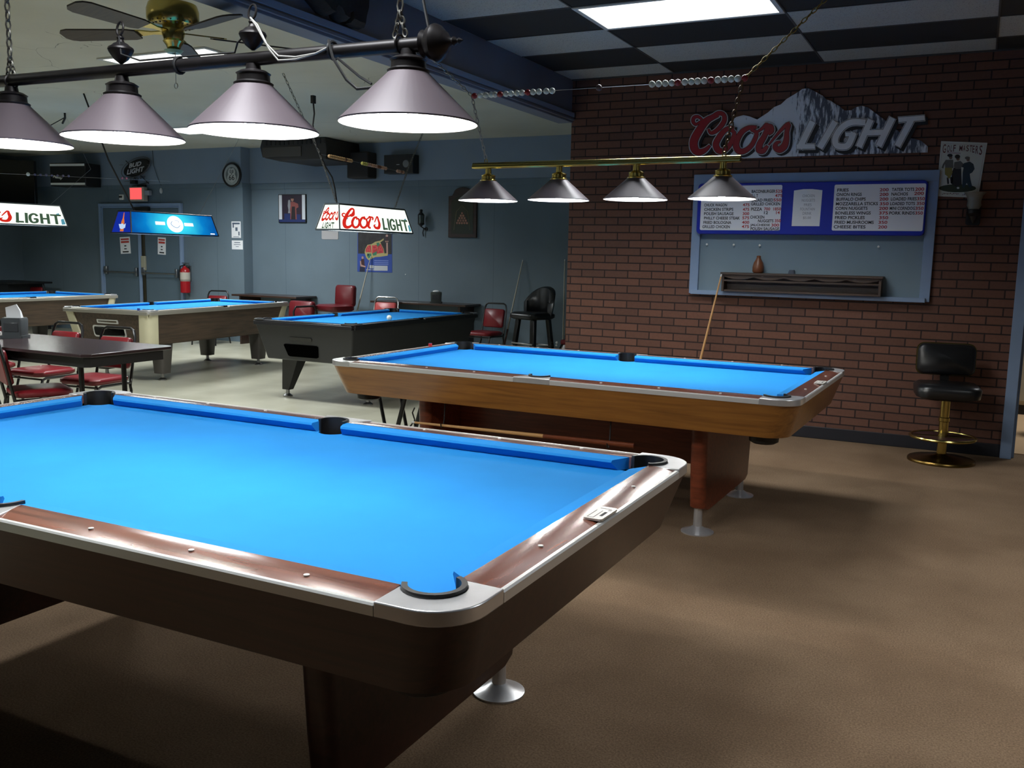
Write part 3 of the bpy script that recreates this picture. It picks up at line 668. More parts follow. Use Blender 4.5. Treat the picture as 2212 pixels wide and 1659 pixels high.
# --- brass lamp over the oak table
LY2 = 5.25
t = thing('billiard_lamp', 'polished brass bar lamp with four small cone shades over the oak pool table', 'hanging lamp', (-2.07, LY2, 2.02))
b = MB().tube([(-2.92, LY2, 2.020), (-1.225, LY2, 2.020)], .016, 16).tube([(-2.92, LY2-.012, 2.008), (-1.225, LY2-.012, 2.008)], .010, 12).tube([(-2.92, LY2+.012, 2.008), (-1.225, LY2+.012, 2.008)], .010, 12)
b.build('bar', M_brass, t)
for x in (-2.811, -2.324, -1.831, -1.321):
    shade(t, x, LY2, .187, 1.797, 1.925, .046, M_brass, 2.0)
for x in (-2.83, -1.32):
    MB().tube([(x+.010*math.cos(a), LY2, 2.045+.012*math.sin(a)) for a in [2*PI*i/12 for i in range(12)]], .003, 6, closed=True).build('hook', M_brass, t)
gc = mat('gold_chain', (150, 128, 70), .35, .9); dc = mat('dull_bronze_chain', (104, 84, 62), .45, .7)
chain_mb((-2.83, LY2, 2.055), (-2.94, LY2, 2.45), .038, .003, .009).build('chain', M_steel, t)
chain_mb((-2.94, LY2, 2.45), (BX+.001, LY2, 2.83), .038, .003, .009).build('chain', M_steel, t)
chain_mb((-1.32, LY2, 2.055), (-1.235, LY2, 2.44), .042, .004, .011).build('chain', dc, t)
chain_mb((-1.235, LY2, 2.44), (-.60, LY2, CH), .042, .003, .009).build('chain', gc, t)
inv(t)
# --- scoring beads on a wire between the chains
M_bw = mat('white_bead', (212, 216, 204), .35); M_br = mat('red_bead', (142, 30, 36), .35)
t = thing('scoring_wire', 'wire strung with white and red scoring beads in front of the brick wall', 'scoring beads', (-2.09, LY2, 2.45), 0, 'scoring beads above the pool tables')
MB().tube([(-2.94, LY2, 2.45), (-1.235, LY2, 2.445)], .0015, 5).build('wire', M_steel, t)
def bead(x, z, m, y=LY2, r=.0195, ax='x'):
    q = MB().lathe([(r*.35, -r*.9), (r*.78, -r*.6), (r, 0), (r*.78, r*.6), (r*.35, r*.9)], (0, 0, 0), 14, axis=ax)
    o = q.build('bead', m, t, smooth=50); o.location = Vector((x, y, z))
base = t.location.copy()
Lc = [(205, 1), (245, 0), (283, 0), (320, 0), (345, 0), (380, 1), (420, 0), (455, 0), (495, 0), (530, 0), (568, 1), (605, 0), (645, 0), (695, 0), (735, 0)]
Rc = [(1415, 0), (1460, 0), (1505, 0), (1550, 0), (1590, 1), (1638, 0), (1682, 0), (1725, 0), (1770, 0), (1815, 1), (1862, 0), (1908, 0), (1953, 0), (1998, 0), (2045, 1)]
for q, r in Lc+Rc: bead(W(960+q/3.16, 200, 1, LY2).x, 2.4475, M_br if r else M_bw)
bead(W(960+1055/3.16, 188, 1, LY2).x, 2.4475, mat('brown_bead', (84, 62, 58), .4))
for q in kids(t):
    if q.name.startswith('bead'): q.location -= base
    else:
        for v in q.data.vertices: v.co -= base
# ================================================================== beer-light boxes over the coin tables
def lettering_coors(fn, mb, mi_r, mi_k=None, wscale=1.0, light=True, y0=0, y1=0):
    """script word + block word; fn maps (u 0..1, v 0..1) -> (x, z)"""
    pass
COORS = [  # centre lines in a 1000 x 300 frame (x right, y up) with pen widths
    ([(62, 168), (40, 182), (38, 204), (58, 216), (80, 206)], [14, 16, 16, 14, 8]),
    ([(62, 168), (110, 178), (160, 208), (196, 262), (176, 286), (140, 262), (92, 190), (58, 110), (62, 50), (96, 34), (138, 56), (162, 90)], [12, 18, 18, 22, 22, 26, 36, 44, 42, 34, 24, 14]),
    ([(196, 262), (188, 206), (150, 186), (138, 210)], [20, 22, 18, 10]),
    ([(226, 176), (190, 164), (160, 110), (166, 56), (196, 38), (232, 62), (252, 112), (244, 156), (216, 150)], [20, 26, 30, 30, 26, 24, 24, 22, 14]),
    ([(336, 184), (296, 170), (262, 116), (270, 60), (302, 42), (340, 68), (358, 118), (346, 160), (318, 158)], [20, 26, 30, 30, 26, 24, 24, 22, 14]),
    ([(356, 156), (392, 184), (404, 196), (412, 170), (382, 116), (366, 60), (388, 44)], [12, 18, 22, 20, 26, 30, 22]),
    ([(404, 196), (446, 186), (438, 158)], [14, 22, 16]),
    ([(462, 128), (512, 206), (520, 160), (524, 104), (502, 52), (462, 50), (446, 78), (464, 92)], [10, 16, 24, 30, 34, 30, 20, 10]),
]
def smooth_poly(p, w_, k=4):
    n = len(p); o = []; ww = []
    for i in range(n-1):
        p0, p1, p2, p3 = p[max(i-1, 0)], p[i], p[i+1], p[min(i+2, n-1)]
        for j in range(k):
            s = j/k
            o.append(tuple(.5*((2*p1[a])+(-p0[a]+p2[a])*s+(2*p0[a]-5*p1[a]+4*p2[a]-p3[a])*s*s+(-p0[a]+3*p1[a]-3*p2[a]+p3[a])*s**3) for a in (0, 1)))
            ww.append(w_[i]*(1-s)+w_[i+1]*s)
    o.append(p[-1]); ww.append(w_[-1]); return o, ww
def strokes3(mb, strokes, fn, grow=0, mi=0, wmul=1.0, th=None):
    """lay pen strokes on any surface: fn(x, y, d) -> 3-D point, d = height above the surface"""
    for si, (p, w_) in enumerate(strokes):
        p, w_ = smooth_poly(p, w_); P = [Vector(q) for q in p]; k = len(P)
        for i in range(k-1):
            lo, hi = th[0], th[1]+min(.00012, (th[1]-th[0])*.06)*((si % 4)*2+(i % 2))
            ta = (P[min(i+1, k-1)]-P[max(i-1, 0)]).normalized(); tb = (P[min(i+2, k-1)]-P[i]).normalized()
            na, nb = Vector((-ta.y, ta.x)), Vector((-tb.y, tb.x)); wa, wb = w_[i]*wmul+grow, w_[i+1]*wmul+grow
            a, b = P[i]-ta*(wa*.25 if i == 0 else 0), P[i+1]+tb*(wb*.25 if i == k-2 else 0)
            q = [a+na*wa/2, b+nb*wb/2, b-nb*wb/2, a-na*wa/2]
            mb.loft([[fn(v.x, v.y, lo) for v in q], [fn(v.x, v.y, hi) for v in q]], mi)
    return mb
LIGHTS = [([(622, 216), (598, 90)], [34, 34]), ([(598, 78), (672, 78)], [28, 28]), ([(706, 216), (684, 70)], [34, 34])]
def block_light(x0, x1, y0, y1, sl=.28, w_=30):
    """L I G H T as straight strokes leaning right"""
    H = y1-y0; o = []
    def P(u, v): return (x0+(x1-x0)*u+sl*v*H, y0+v*H)
    wd = (x1-x0)
    for pts in ([(0.02, 1), (0.02, 0)], [(0.0, .07), (.14, .07)], [(.215, 1), (.215, 0)], [(.45, .78), (.42, .93), (.36, .95), (.30, .75), (.295, .35), (.33, .08), (.39, .05), (.44, .14), (.445, .42), (.39, .42)],
                [(.55, 1), (.55, 0)], [(.70, 1), (.70, 0)], [(.55, .5), (.70, .5)], [(.77, .94), (.99, .94)], [(.88, .94), (.88, 0)]):
        o.append(([P(*q) for q in pts], [w_]*len(pts)))
    return o
def beer_box(label, cx, cy, rz, bw, bl, tw, tl, z0, z1, style):
    t = thing('billiard_light_box', label, 'hanging lamp', (cx, cy, 0), rz, 'beer light boxes over the coin operated tables')
    B = [(bw/2*x, bl/2*y, z0) for x, y in ((-1, -1), (1, -1), (1, 1), (-1, 1))]; T = [(tw/2*x, tl/2*y, z1) for x, y in ((-1, -1), (1, -1), (1, 1), (-1, 1))]
    fm = mat('lamp_frame_'+style, (48, 54, 56) if style == 'coors' else (20, 24, 40), .45)
    fr = MB()
    for i in range(4):
        j = (i+1) % 4
        for a, b in ((B[i], B[j]), (T[i], T[j]), (B[i], T[i])): fr.tube([a, b], .008, 6)
    fr.loft([[(x*.98, y*.98, z1-.004) for x, y, _ in T], [(x, y, z1+.01) for x, y, _ in T]])
    fr.build('frame', fm, t)
    if style == 'coors': pm = glow('coors_panel_glow', (246, 255, 244), 1.25)
    else:
        pm = bpy.data.materials.get('blue_panel_glow')
        if not pm:
            pm = bpy.data.materials.new('blue_panel_glow'); pm.use_nodes = True; nt = pm.node_tree; nt.nodes.clear(); L = nt.links.new
            tc = nt.nodes.new('ShaderNodeTexCoord'); mp = nt.nodes.new('ShaderNodeMapping'); mp.inputs['Location'].default_value = (0, 0, -(z0+z1)/2*3.2); mp.inputs['Scale'].default_value = (0, 1.7, 3.2)
            gr = nt.nodes.new('ShaderNodeTexGradient'); gr.gradient_type = 'SPHERICAL'; nz = nt.nodes.new('ShaderNodeTexNoise'); nz.inputs['Scale'].default_value = 6
            rp = nt.nodes.new('ShaderNodeValToRGB'); E = rp.color_ramp.elements; E[0].color = lin((8, 62, 150)); E[1].color = lin((60, 225, 250)); E[1].position = .85
            e = rp.color_ramp.elements.new(.4); e.color = lin((10, 130, 205))
            ad = nt.nodes.new('ShaderNodeMath'); ad.operation = 'MULTIPLY_ADD'; ad.inputs[1].default_value = .25
            em = nt.nodes.new('ShaderNodeEmission'); em.inputs[1].default_value = 1.0; ou = nt.nodes.new('ShaderNodeOutputMaterial')
            L(tc.outputs['Object'], mp.inputs[0]); L(mp.outputs[0], gr.inputs[0]); L(tc.outputs['Object'], nz.inputs['Vector']); L(nz.outputs['Fac'], ad.inputs[0]); L(gr.outputs['Fac'], ad.inputs[2]); L(ad.outputs[0], rp.inputs[0]); L(rp.outputs[0], em.inputs[0]); L(em.outputs[0], ou.inputs[0])
    for i in range(4):
        j = (i+1) % 4; q = [Vector(B[i]), Vector(B[j]), Vector(T[j]), Vector(T[i])]
        n = (q[1]-q[0]).cross(q[3]-q[0]).normalized(); 
        side = i in (1, 3)
        m_ = pm
        if style != 'coors' and not side: m_ = glow('deep_blue_panel_glow', (24, 50, 170), .8)
        p = MB().loft([[v-n*.003 for v in q], q]).build('glowing_panel', m_, t)
        def fn(x, y, d, q=q, n=n):
            u = x/1000; v = y/300; lo = q[0].lerp(q[1], u); hi = q[3].lerp(q[2], u); return lo.lerp(hi, v)+n*d
        if style == 'coors':
            rd = glow('red_letter_glow', (222, 44, 34), .9); gk = glow('grey_letter_glow', (84, 112, 88), .6)
            if side:
                strokes3(MB(), [([(a*1.02+0, b*.9) for a, b in p_], [w*1.02 for w in w_]) for p_, w_ in COORS], fn, th=(.0005, .0025)).build('red_script', rd, p)
                strokes3(MB(), block_light(580, 960, 30, 165, .1, 24), fn, th=(.0005, .0025)).build('block_letters', gk, p)
                bl_ = MB()
                for a in ((955, 990, 20, 110), (60, 110, 120, 160), (930, 965, 150, 190)): bl_.loft([[fn(x, y, .0003) for x, y in ((a[0], a[2]), (a[1], a[2]+8), (a[1], a[3]), (a[0]+8, a[3]-12))], [fn(x, y, .001) for x, y in ((a[0], a[2]), (a[1], a[2]+8), (a[1], a[3]), (a[0]+8, a[3]-12))]])
                bl_.build('blue_print', glow('blue_print_glow', (96, 168, 190), .8), p)
            else:
                strokes3(MB(), [([(40+a*1.72, 95+b*.55) for a, b in p_], [w*.9 for w in w_]) for p_, w_ in COORS], fn, th=(.0005, .0025)).build('red_script', rd, p)
                strokes3(MB(), block_light(250, 760, 18, 80, .05, 16), fn, th=(.0005, .0025)).build('block_letters', gk, p)
        else:
            wg = glow('white_emblem_glow', (250, 252, 255), 1.4)
            e = MB()
            if side:
                ring = [(500+96*math.cos(a)*(1.0), 150+118*math.sin(a)) for a in [2*PI*k/28 for k in range(28)]]
                e.loft([[fn(x, y, .0005) for x, y in ring], [fn(x, y, .002) for x, y in ring]])
                for a in ((270, 380), (610, 720)): e.loft([[fn(x, y, .0005) for x, y in ((a[0], 130), (a[1], 130), (a[1], 175), (a[0], 175))], [fn(x, y, .002) for x, y in ((a[0], 130), (a[1], 130), (a[1], 175), (a[0], 175))]])
                e.loft([[fn(x, y, .0005) for x, y in ((905, 22), (960, 22), (958, 36), (907, 36))], [fn(x, y, .002) for x, y in ((905, 22), (960, 22), (958, 36), (907, 36))]])
                e.build('white_emblem', wg, p)
                e2 = strokes3(MB(), [([(470, 190), (450, 150), (480, 110), (520, 100), (555, 135)], [6, 9, 10, 9, 6]), ([(500, 200), (540, 200), (545, 175)], [4, 6, 4])], fn, th=(.002, .003)); e2.build('emblem_print', glow('emblem_blue_glow', (150, 190, 225), .9), p)
            else:
                bt = [(430, 20), (600, 20), (610, 150), (560, 200), (540, 280), (500, 280), (480, 200), (425, 150)]
                e.loft([[fn(x, y, .0005) for x, y in bt], [fn(x, y, .002) for x, y in bt]]); e.build('bottle_print', glow('amber_bottle_glow', (225, 120, 60), .9), p)
                e2 = MB(); sp = [(300, 120), (400, 60), (520, 50), (680, 70), (700, 130), (600, 110), (520, 130), (420, 120)]
                e2.loft([[fn(x, y, .002) for x, y in sp], [fn(x, y, .003) for x, y in sp]]); e2.build('splash_print', glow('splash_glow', (190, 215, 245), 1.0), p)
    for sx in (-.25, .25):
        MB().tube([(sx*bw, -bl*.44, z0+.02), (sx*bw, bl*.44, z0+.02)], .012, 10).build('tube', glow('beer_light_tube', (250, 255, 250), E_TUBE), t)
    return t
B3 = beer_box('white glowing beer light with red script hanging over the black pool table', -5.52, 7.74, -.022, .29, 1.22, .17, 1.09, 1.665, 1.905, 'coors')
B4 = beer_box('blue glowing beer light with a white round emblem over the walnut table with cream posts', -8.30, 7.77, 0, .31, 1.28, .19, 1.18, 1.612, 1.845, 'bud')
B5 = beer_box('white glowing beer light with red script at the left edge of the room', -11.2, 7.75, -.12, .31, 1.62, .19, 1.50, 1.72, 1.985, 'coors')
def child(mb, name, m, t): 
    o = mb.build(name, m, t); inv_m = Matrix.Rotation(-t.rotation_euler.z, 4, 'Z')
    for v in o.data.vertices: v.co = inv_m@(v.co-t.location)
    return o
sc = mat('dull_silver_chain', (120, 118, 112), .4, .8)
child(chain_mb((-5.50, 7.22, 1.93), (-5.50, 6.97, 2.36), .04), 'chain', sc, B3)
child(chain_mb((-5.50, 6.97, 2.36), (-5.70, 6.72, CH), .045), 'chain', sc, B3)
child(chain_mb((-5.50, 8.22, 1.93), (-5.50, 8.45, 2.33), .04), 'chain', sc, B3)
child(chain_mb((-5.50, 8.45, 2.33), (-5.50, 8.95, CH), .045), 'chain', sc, B3)
child(MB().tube([(-5.50, 7.23, 1.92), (-5.50, 7.20, 2.05), (-5.50, 7.16, 2.15), (-5.5, 7.06, 2.24), (-5.50, 6.98, 2.35), (-5.52, 6.93, 2.48), (-5.53, 6.92, 2.6), (-5.52, 6.93, 2.7), (-5.53, 6.93, 2.80)], .008, 6)
      .box(-5.545, -5.515, 6.91, 6.95, 2.79, 2.86), 'power_cord', M_cordb, B3)
child(MB().tube([(-8.30, 7.32, 1.85), (-8.30, 7.0, 2.37), (-8.45, 6.85, CH)], .009, 6), 'power_cord', M_cordb, B4)
child(MB().tube([(-8.30, 8.25, 1.85), (-8.30, 8.8, 2.6), (-8.3, 9.1, CH)], .0025, 5), 'wire', M_steel, B4)
child(MB().tube([(-11.2, 7.2, 1.99), (-10.6, 7.5, CH)], .003, 5), 'wire', M_steel, B5)
child(MB().tube([(-11.25, 8.5, 1.99), (-10.9, 8.9, 2.5), (-9.98, 7.83, 3.0)], .0015, 5), 'wire', M_steel, B5)
t = thing('ceiling_hook', 'small black hook and cord on the cream ceiling left of the fan', 'hook', (-9.9, 7.75, CH))
MB().tube([(0, 0, 0), (0, 0, -.06), (-.05, 0, -.12)], .012, 6).build('hook', M_black, t); MB().tube([(0, 0, -.05), (-.25, -.02, -.14), (-.42, 0, -.24)], .006, 5).build('cord', M_cordb, t)
# beads over the black table
t = thing('scoring_wire', 'wire with wooden and yellow scoring beads in front of the wall speakers', 'scoring beads', (-5.50, 7.7, 2.33), 0, 'scoring beads above the pool tables')
wa, wb = Vector((-5.50, 6.99, 2.345)), Vector((-5.50, 8.44, 2.30))
def onwire(px):
    lo, hi = 0., 1.
    for _ in range(30):
        mid = (lo+hi)/2; p = wa.lerp(wb, mid); d = p-Vector((0, 0, CAMH)); x = IW/2+FPX*d.dot(R_)/d.dot(F_)
        if x < px: lo = mid
        else: hi = mid
    return wa.lerp(wb, lo)
MB().tube([wa-t.location, wb-t.location], .0015, 5).build('wire', M_steel, t)
M_tan = mat('wooden_bead', (178, 142, 96), .45); M_yel = mat('yellow_bead', (190, 184, 90), .45); M_brn = mat('dark_wooden_bead', (110, 70, 50), .45); M_pk = mat('pink_wooden_bead', (176, 138, 116), .45)
px = 710
while px < 758: bead(0, 0, M_brn if 742 < px < 746 else M_tan, 0, .018, 'y'); kids(t)[-1]; ob = [o for o in bpy.data.objects if o.name.startswith('bead')][-1]; ob.location = onwire(px+2)-t.location; px += 3.9
px = 781
while px < 834: bead(0, 0, M_yel if px < 790 else (M_brn if 814 < px < 819 else M_pk), 0, .018, 'y'); ob = [o for o in kids(t) if o.location.length < 1e-6 and o.name.startswith('bead')][0]; ob.location = onwire(px+2)-t.location; px += 4.2
for px in (859, 863, 867, 871): bead(0, 0, M_brn if px == 867 else M_pk, 0, .018, 'y'); ob = [o for o in kids(t) if o.location.length < 1e-6 and o.name.startswith('bead')][0]; ob.location = onwire(px)-t.location
t = thing('scoring_wire', 'wire of faded scoring beads left of the black wall speaker with white bars', 'scoring beads', (-11.3, 9.2, 2.43), 0, 'scoring beads above the pool tables')
MB().tube([(-1.0, -.9, 0), (.6, .9, 0)], .0015, 5).build('wire', M_steel, t)
for i, (u, m_) in enumerate([(-.55, M_bw)]+[(-.49+.05*k, mat('grey_violet_bead', (92, 88, 112), .6)) for k in range(7)]+[(.30, mat('mauve_bead', (110, 60, 78), .5)), (.34, mat('mauve_bead', (110, 60, 78), .5))]):
    bead(u*1.0, 0, m_, u*1.0, .026 if i == 0 else .017, 'y')

# ================================================================== ceiling fan
fx, fy, fz = -3.97, 3.80, 2.60
t = thing('ceiling_fan', 'brass ceiling fan with dark blades on the cream ceiling beside the beam', 'ceiling fan', (fx, fy, fz))
MB().lathe([(.075, .431), (.075, .40), (.02, .36), (.02, .17), (.05, .165), (.125, .15), (.135, .12), (.135, .07), (.12, .045), (.07, .035)], n=32).build('motor_housing', M_brass, t, smooth=35)
v = MB()
for k in range(22):
    a = 2*PI*k/22; v.tube([(.10*math.cos(a), .10*math.sin(a), .042), (.125*math.cos(a), .125*math.sin(a), .056)], .006, 5)
v.build('motor_vents', M_black, t)
MB().lathe([(.055, .035), (.06, 0), (.05, -.03), (.055, -.04), (.04, -.06), (.03, -.085), (.012, -.10)], n=24).build('switch_housing', M_brass, t, smooth=40)
MB().lathe([(.05, -.085), (.045, -.09), (.036, -.10)], n=20).build('pull_plate', mat('pale_green_glass', (120, 160, 140), .3), t)
M_blade = wood('dark_fan_blade', (40, 32, 26), (66, 54, 42), .45, coat=0)
for k in range(5):
    a = math.radians(-17+72*k); R = Matrix.Rotation(a, 4, 'Z')@Matrix.Rotation(math.radians(12), 4, 'X')
    out = [(.20, -.045), (.24, -.058), (.58, -.068), (.62, -.055), (.64, -.03), (.64, .03), (.62, .055), (.58, .068), (.24, .058), (.20, .045)]
    bl = MB().loft([[R@Vector((x, y, -.004)) for x, y in out], [R@Vector((x, y, .004)) for x, y in out]]).build('blade', M_blade, t)
    MB().loft([[R@Vector((x, y, z)) for x, y in [(.06, -.02), (.12, -.014), (.18, -.03), (.26, -.035), (.28, 0), (.26, .035), (.18, .03), (.12, .014), (.06, .02)]] for z in (.005, .012)]).build('blade_bracket', M_brass, bl)
MB().tube([(.03, -.02, -.08), (.03, -.02, -.26)], .0018, 5).tube([(.03+.012*math.cos(a), -.02, -.275+.014*math.sin(a)) for a in [2*PI*i/14 for i in range(14)]], .0025, 6, closed=True).build('pull_chain', mat('silver_pull', (170, 170, 165), .4, .5), t)

# dark plush animal standing on the beam moulding
o = MB()
pl = [(4.10, 2.84), (4.17, 2.80), (4.26, 2.755), (4.30, 2.75), (4.31, 2.775), (4.33, 2.80), (4.37, 2.79), (4.40, 2.755), (4.44, 2.748), (4.455, 2.75), (4.46, 2.79), (4.49, 2.80), (4.50, 2.752), (4.58, 2.748), (4.63, 2.75), (4.64, 2.80), (4.665, 2.86), (4.67, 2.92), (4.64, 2.98), (4.5, 3.0), (4.3, 3.0), (4.15, 2.98), (4.08, 2.91)]
cy_, cz_ = 4.40, 2.89
rings = []
for x, s in ((BX+.002, .94), (BX+.03, 1.0), (BX+.075, .97), (BX+.11, .85)):
    rings.append([(x, cy_+(a-cy_)*s, cz_+(b-cz_)*s) for a, b in pl])
tag(MB().loft(rings).build('carved_bear', mat('dark_brown_fur', (30, 24, 20), .9, 0, .3, 30, bump=.6), smooth=50), 'dark brown carved animal figure fixed on the blue beam', 'figure')

# ================================================================== things on the brick wall
def XZ(px, py, Y): p = W(px, py, 1, Y); return (p.x, p.z)
def crop(x0, y0, s): return lambda x, y: (x0+x/s, y0+y/s)
def wpoly(mb, pts, Y, th, mi=0, cr=None):
    """outline read on the wall plane Y, standing th proud of it"""
    q = [XZ(*(cr(*p) if cr else p), Y) for p in pts]
    return mb.wallpoly(q, Y-th, Y, mi)
# recess frame
FX0, FX1, FZ0, FZ1 = -2.226, -.318, 1.166, 2.17
t = thing('serving_window_frame', 'light blue wooden frame around the closed serving window in the brick wall', 'window frame', (FX0, YB, FZ0))
def rel(o, p):
    for v in o.data.vertices: v.co -= p
    return o
for a in ((FX0, FX0+.075, FZ0, FZ1), (FX1-.075, FX1, FZ0, FZ1)): rel(MB().box(a[0], a[1], YB-.035, YB, a[2], a[3]).build('side_board', M_bluetrim, t, bevel=.003), t.location)
rel(MB().box(FX0+.0, FX1-.0, YB-.037, YB, FZ1-.085, FZ1+.002).build('top_board', M_bluetrim, t, bevel=.003), t.location)
rel(MB().box(FX0+.02, FX1-.03, YB-.06, YB, FZ0-.006, FZ0+.03).build('sill', M_bluetrim, t, bevel=.003), t.location)
rel(MB().box(FX0+.07, FX1-.07, YB-.006, YB, FZ0+.02, FZ1-.08).build('back_panel', mat('grey_blue_board', (116, 136, 148), .6, 0, .04, 3), t), t.location)
M_royal = mat('royal_blue_plastic', (28, 46, 168), .35, 0, .05, 4); M_lb = mat('lightboard_white', (236, 238, 244), .4)
t = thing('menu_board', 'royal blue menu board with two white panels of food and prices', 'menu board', (-1.28, YB-.04, 1.88))
MX0, MX1, MZ0, MZ1 = -2.178, -.392, 1.672, 2.094
rel(MB().wallpoly([(-1.285+x, 1.883+z) for x, z in rrect(.893, .211, .035)], YB-.07, YB-.006).build('board', M_royal, t, bevel=.008), t.location)
c2 = crop(1460, 160, 2.9415)
def panel_w(x0, x1, z0, z1): return rel(MB().wallpoly([((x0+x1)/2+a, (z0+z1)/2+b) for a, b in rrect((x1-x0)/2, (z1-z0)/2, .012)], YB-.0735, YB-.069).build('menu_panel', M_lb, t), t.location)
YM = YB-.0742
pa = panel_w(-2.145, -1.478, 1.705, 2.072); pb = panel_w(-1.072, -.405, 1.708, 2.068)
def menu(rows, pnl):
    k, r = MB(), MB()
    for s_, x0, x1, y, red in rows:
        a = XZ(*c2(x0, y), YM); b = XZ(*c2(x1, y), YM); h = .0125
        put_text(r if red else k, s_, wallbox(a[0], b[0], (a[1]+b[1])/2-h, (a[1]+b[1])/2+h, YM), bold=.022)
    rel(k.build('menu_lettering', M_ink, pnl, smooth=0), t.location)
    rel(r.build('price_lettering', M_redink, pnl, smooth=0), t.location)
L1 = [('CHILI DOG', 182, 330, 745, 0), ('HAMBURGER', 182, 330, 773, 0), ('HOT DOG', 182, 300, 803, 0), ('CHUCK WAGON', 180, 325, 832, 0), ('475', 425, 468, 831, 1), ('CHICKEN STRIPS', 180, 365, 860, 0), ('475', 425, 466, 860, 1), ('POLISH SAUSAGE', 179, 367, 887, 0), ('300', 424, 466, 887, 1), ('PHILLY CHEESE STEAK', 179, 407, 915, 0), ('575', 422, 466, 914, 1),
      ('FRIED BOLOGNA', 175, 352, 943, 0), ('400', 420, 466, 942, 1), ('GRILLED CHICKEN', 168, 343, 970, 0), ('475', 418, 465, 969, 1), ('BACONBURGER', 482, 632, 745, 0), ('525', 634, 676, 744, 1), ('B L T', 480, 522, 773, 0), ('475', 630, 676, 772, 1), ('SALAD FRIED', 480, 618, 801, 0), ('550', 620, 670, 800, 1), ('GRILLED CHICKEN', 478, 662, 825, 0), ('PIZZA', 478, 548, 858, 0), ('700  1850', 560, 668, 857, 1),
      ('12', 560, 585, 881, 0), ('14', 636, 660, 880, 1), ('CHICKEN', 472, 562, 909, 0), ('NUGGETS', 522, 620, 933, 0), ('350', 628, 667, 932, 1), ('JALCHEESE', 472, 598, 961, 0), ('300', 606, 656, 960, 1), ('POLISH SAUSAGE', 474, 656, 983, 0)]
L1 = [r for r in L1 if r[0] not in ('CHILI DOG', 'HAMBURGER', 'HOT DOG')]
L2 = [('FRIES', 1026, 1098, 737, 0), ('ONION RINGS', 1021, 1181, 765, 0), ('BUFFALO CHIPS', 1020, 1206, 795, 0), ('MOZZARELLA STICKS', 1017, 1284, 824, 0), ('CORN NUGGETS', 1014, 1218, 853, 0), ('BONELESS WINGS', 1013, 1238, 883, 0), ('FRIED PICKLES', 1011, 1200, 912, 0), ('FRIED MUSHROOMS', 1008, 1257, 942, 0), ('CHEESE BITES', 1003, 1205, 971, 0)]
for i, (p_, x) in enumerate(zip(('200', '200', '200', '350', '200', '375', '350', '350', '200'), (1295, 1294, 1293, 1295, 1291, 1291, 1292, 1287, 1285))): L2.append((p_, x, x+57, 735+29.6*i, 1))
for s_, a, b, y in (('TATER TOTS', 1372, 1515, 733), ('NACHOS', 1370, 1475, 762), ('LOADED FRIES', 1366, 1530, 793), ('LOADED TOTS', 1362, 1519, 823), ('MINI CORNDOG', 1359, 1520, 853), ('PORK RINDS', 1356, 1518, 883)): L2.append((s_, a, b, y, 0))
for s_, a, b, y in (('200', 1520, 1578, 731), ('200', 1514, 1576, 758), ('350', 1532, 1582, 792), ('350', 1530, 1580, 822), ('350', 1522, 1574, 853), ('350', 1520, 1570, 883)): L2.append((s_, a, b, y, 1))
menu(L1, pa); menu(L2, pb)
p_ = thing('paper_notice', 'white paper notice taped to the middle of the royal blue menu board', 'notice', (-1.275, YB-.072, 1.88))
rel(MB().wallpoly([(-1.384, 2.026), (-1.31, 2.036), (-1.24, 2.036), (-1.163, 2.026), (-1.168, 1.742), (-1.386, 1.742)], YB-.0735, YB-.072).build('sheet', M_paper, p_), p_.location)
k = MB()
for s_, x0, x1, y in (('CHICKEN', 805, 882, 774), ('NUGGETS', 800, 884, 802), ('FRIES', 815, 862, 831), ('FOUNTAIN', 790, 882, 858), ('DRINK', 806, 862, 885), ('$5.00', 808, 858, 914)):
    a = XZ(*c2(x0, y), YB-.0738); b = XZ(*c2(x1, y), YB-.0738); put_text(k, s_, wallbox(a[0], b[0], a[1]-.011, a[1]+.011, YB-.0738), bold=0)
rel(k.build('lettering', mat('faded_grey_ink', (150, 150, 156), .7), p_, smooth=0), p_.location)
for i, (px, py) in enumerate(((1528, 528), (1586, 529), (1642, 530), (1898, 533))):
    x, z = XZ(px, py, YB-.006)
    tag(MB().lathe([(.006, 0), (.004, -.012), (.009, -.018), (.002, -.022)], (0, 0, 0), 12, axis='y').build('wall_peg', M_white), 'white wall peg on the grey blue board below the menu, '+('leftmost', 'second from left', 'third from left', 'rightmost')[i], 'peg', 'white pegs below the menu')
    bpy.data.objects[-1] if False else None
    o = [q for q in bpy.data.objects if q.name.startswith('wall_peg')]; o = [q for q in o if q.location.length < 1e-6][0]; o.location = (x, YB-.006, z)
# dark wooden shelf
M_dw = wood('dark_shelf_wood', (44, 32, 24), (72, 54, 40), .5, coat=0)
t = thing('wall_shelf', 'dark wooden wall shelf standing on the sill of the closed serving window', 'shelf', (-1.29, YB-.0065, 1.197))
x0, x1 = -.64, .635
MB().box(x0, x1, -.15, 0, .138, .158).build('top', M_dw, t, bevel=.003)
MB().box(x0+.02, x1-.02, -.012, 0, 0, .138).build('back', M_dw, t)
for a in (x0+.01, x1-.03): MB().box(a, a+.02, -.13, 0, 0, .138).build('side', M_dw, t, bevel=.002)
MB().box(x0+.03, x1-.03, -.12, 0, 0, .015).build('lower_shelf', M_dw, t)
sc_ = MB()
for i in range(5): sc_.wallpoly([(x0+.03+i*.243+a, b) for a, b in [(0, .138), (.243, .138), (.243, .122)]+[(.243-.243*k/8, .122-.02*math.sin(PI*k/8)) for k in range(1, 9)]], -.13, -.118)
sc_.box(x0+.03, x1-.03, -.128, -.118, .085, .098).build('scalloped_trim', M_dw, t)
t = thing('vase', 'brown bottle shaped vase on top of the dark wall shelf', 'vase', (-1.633, YB-.085, 1.3555))
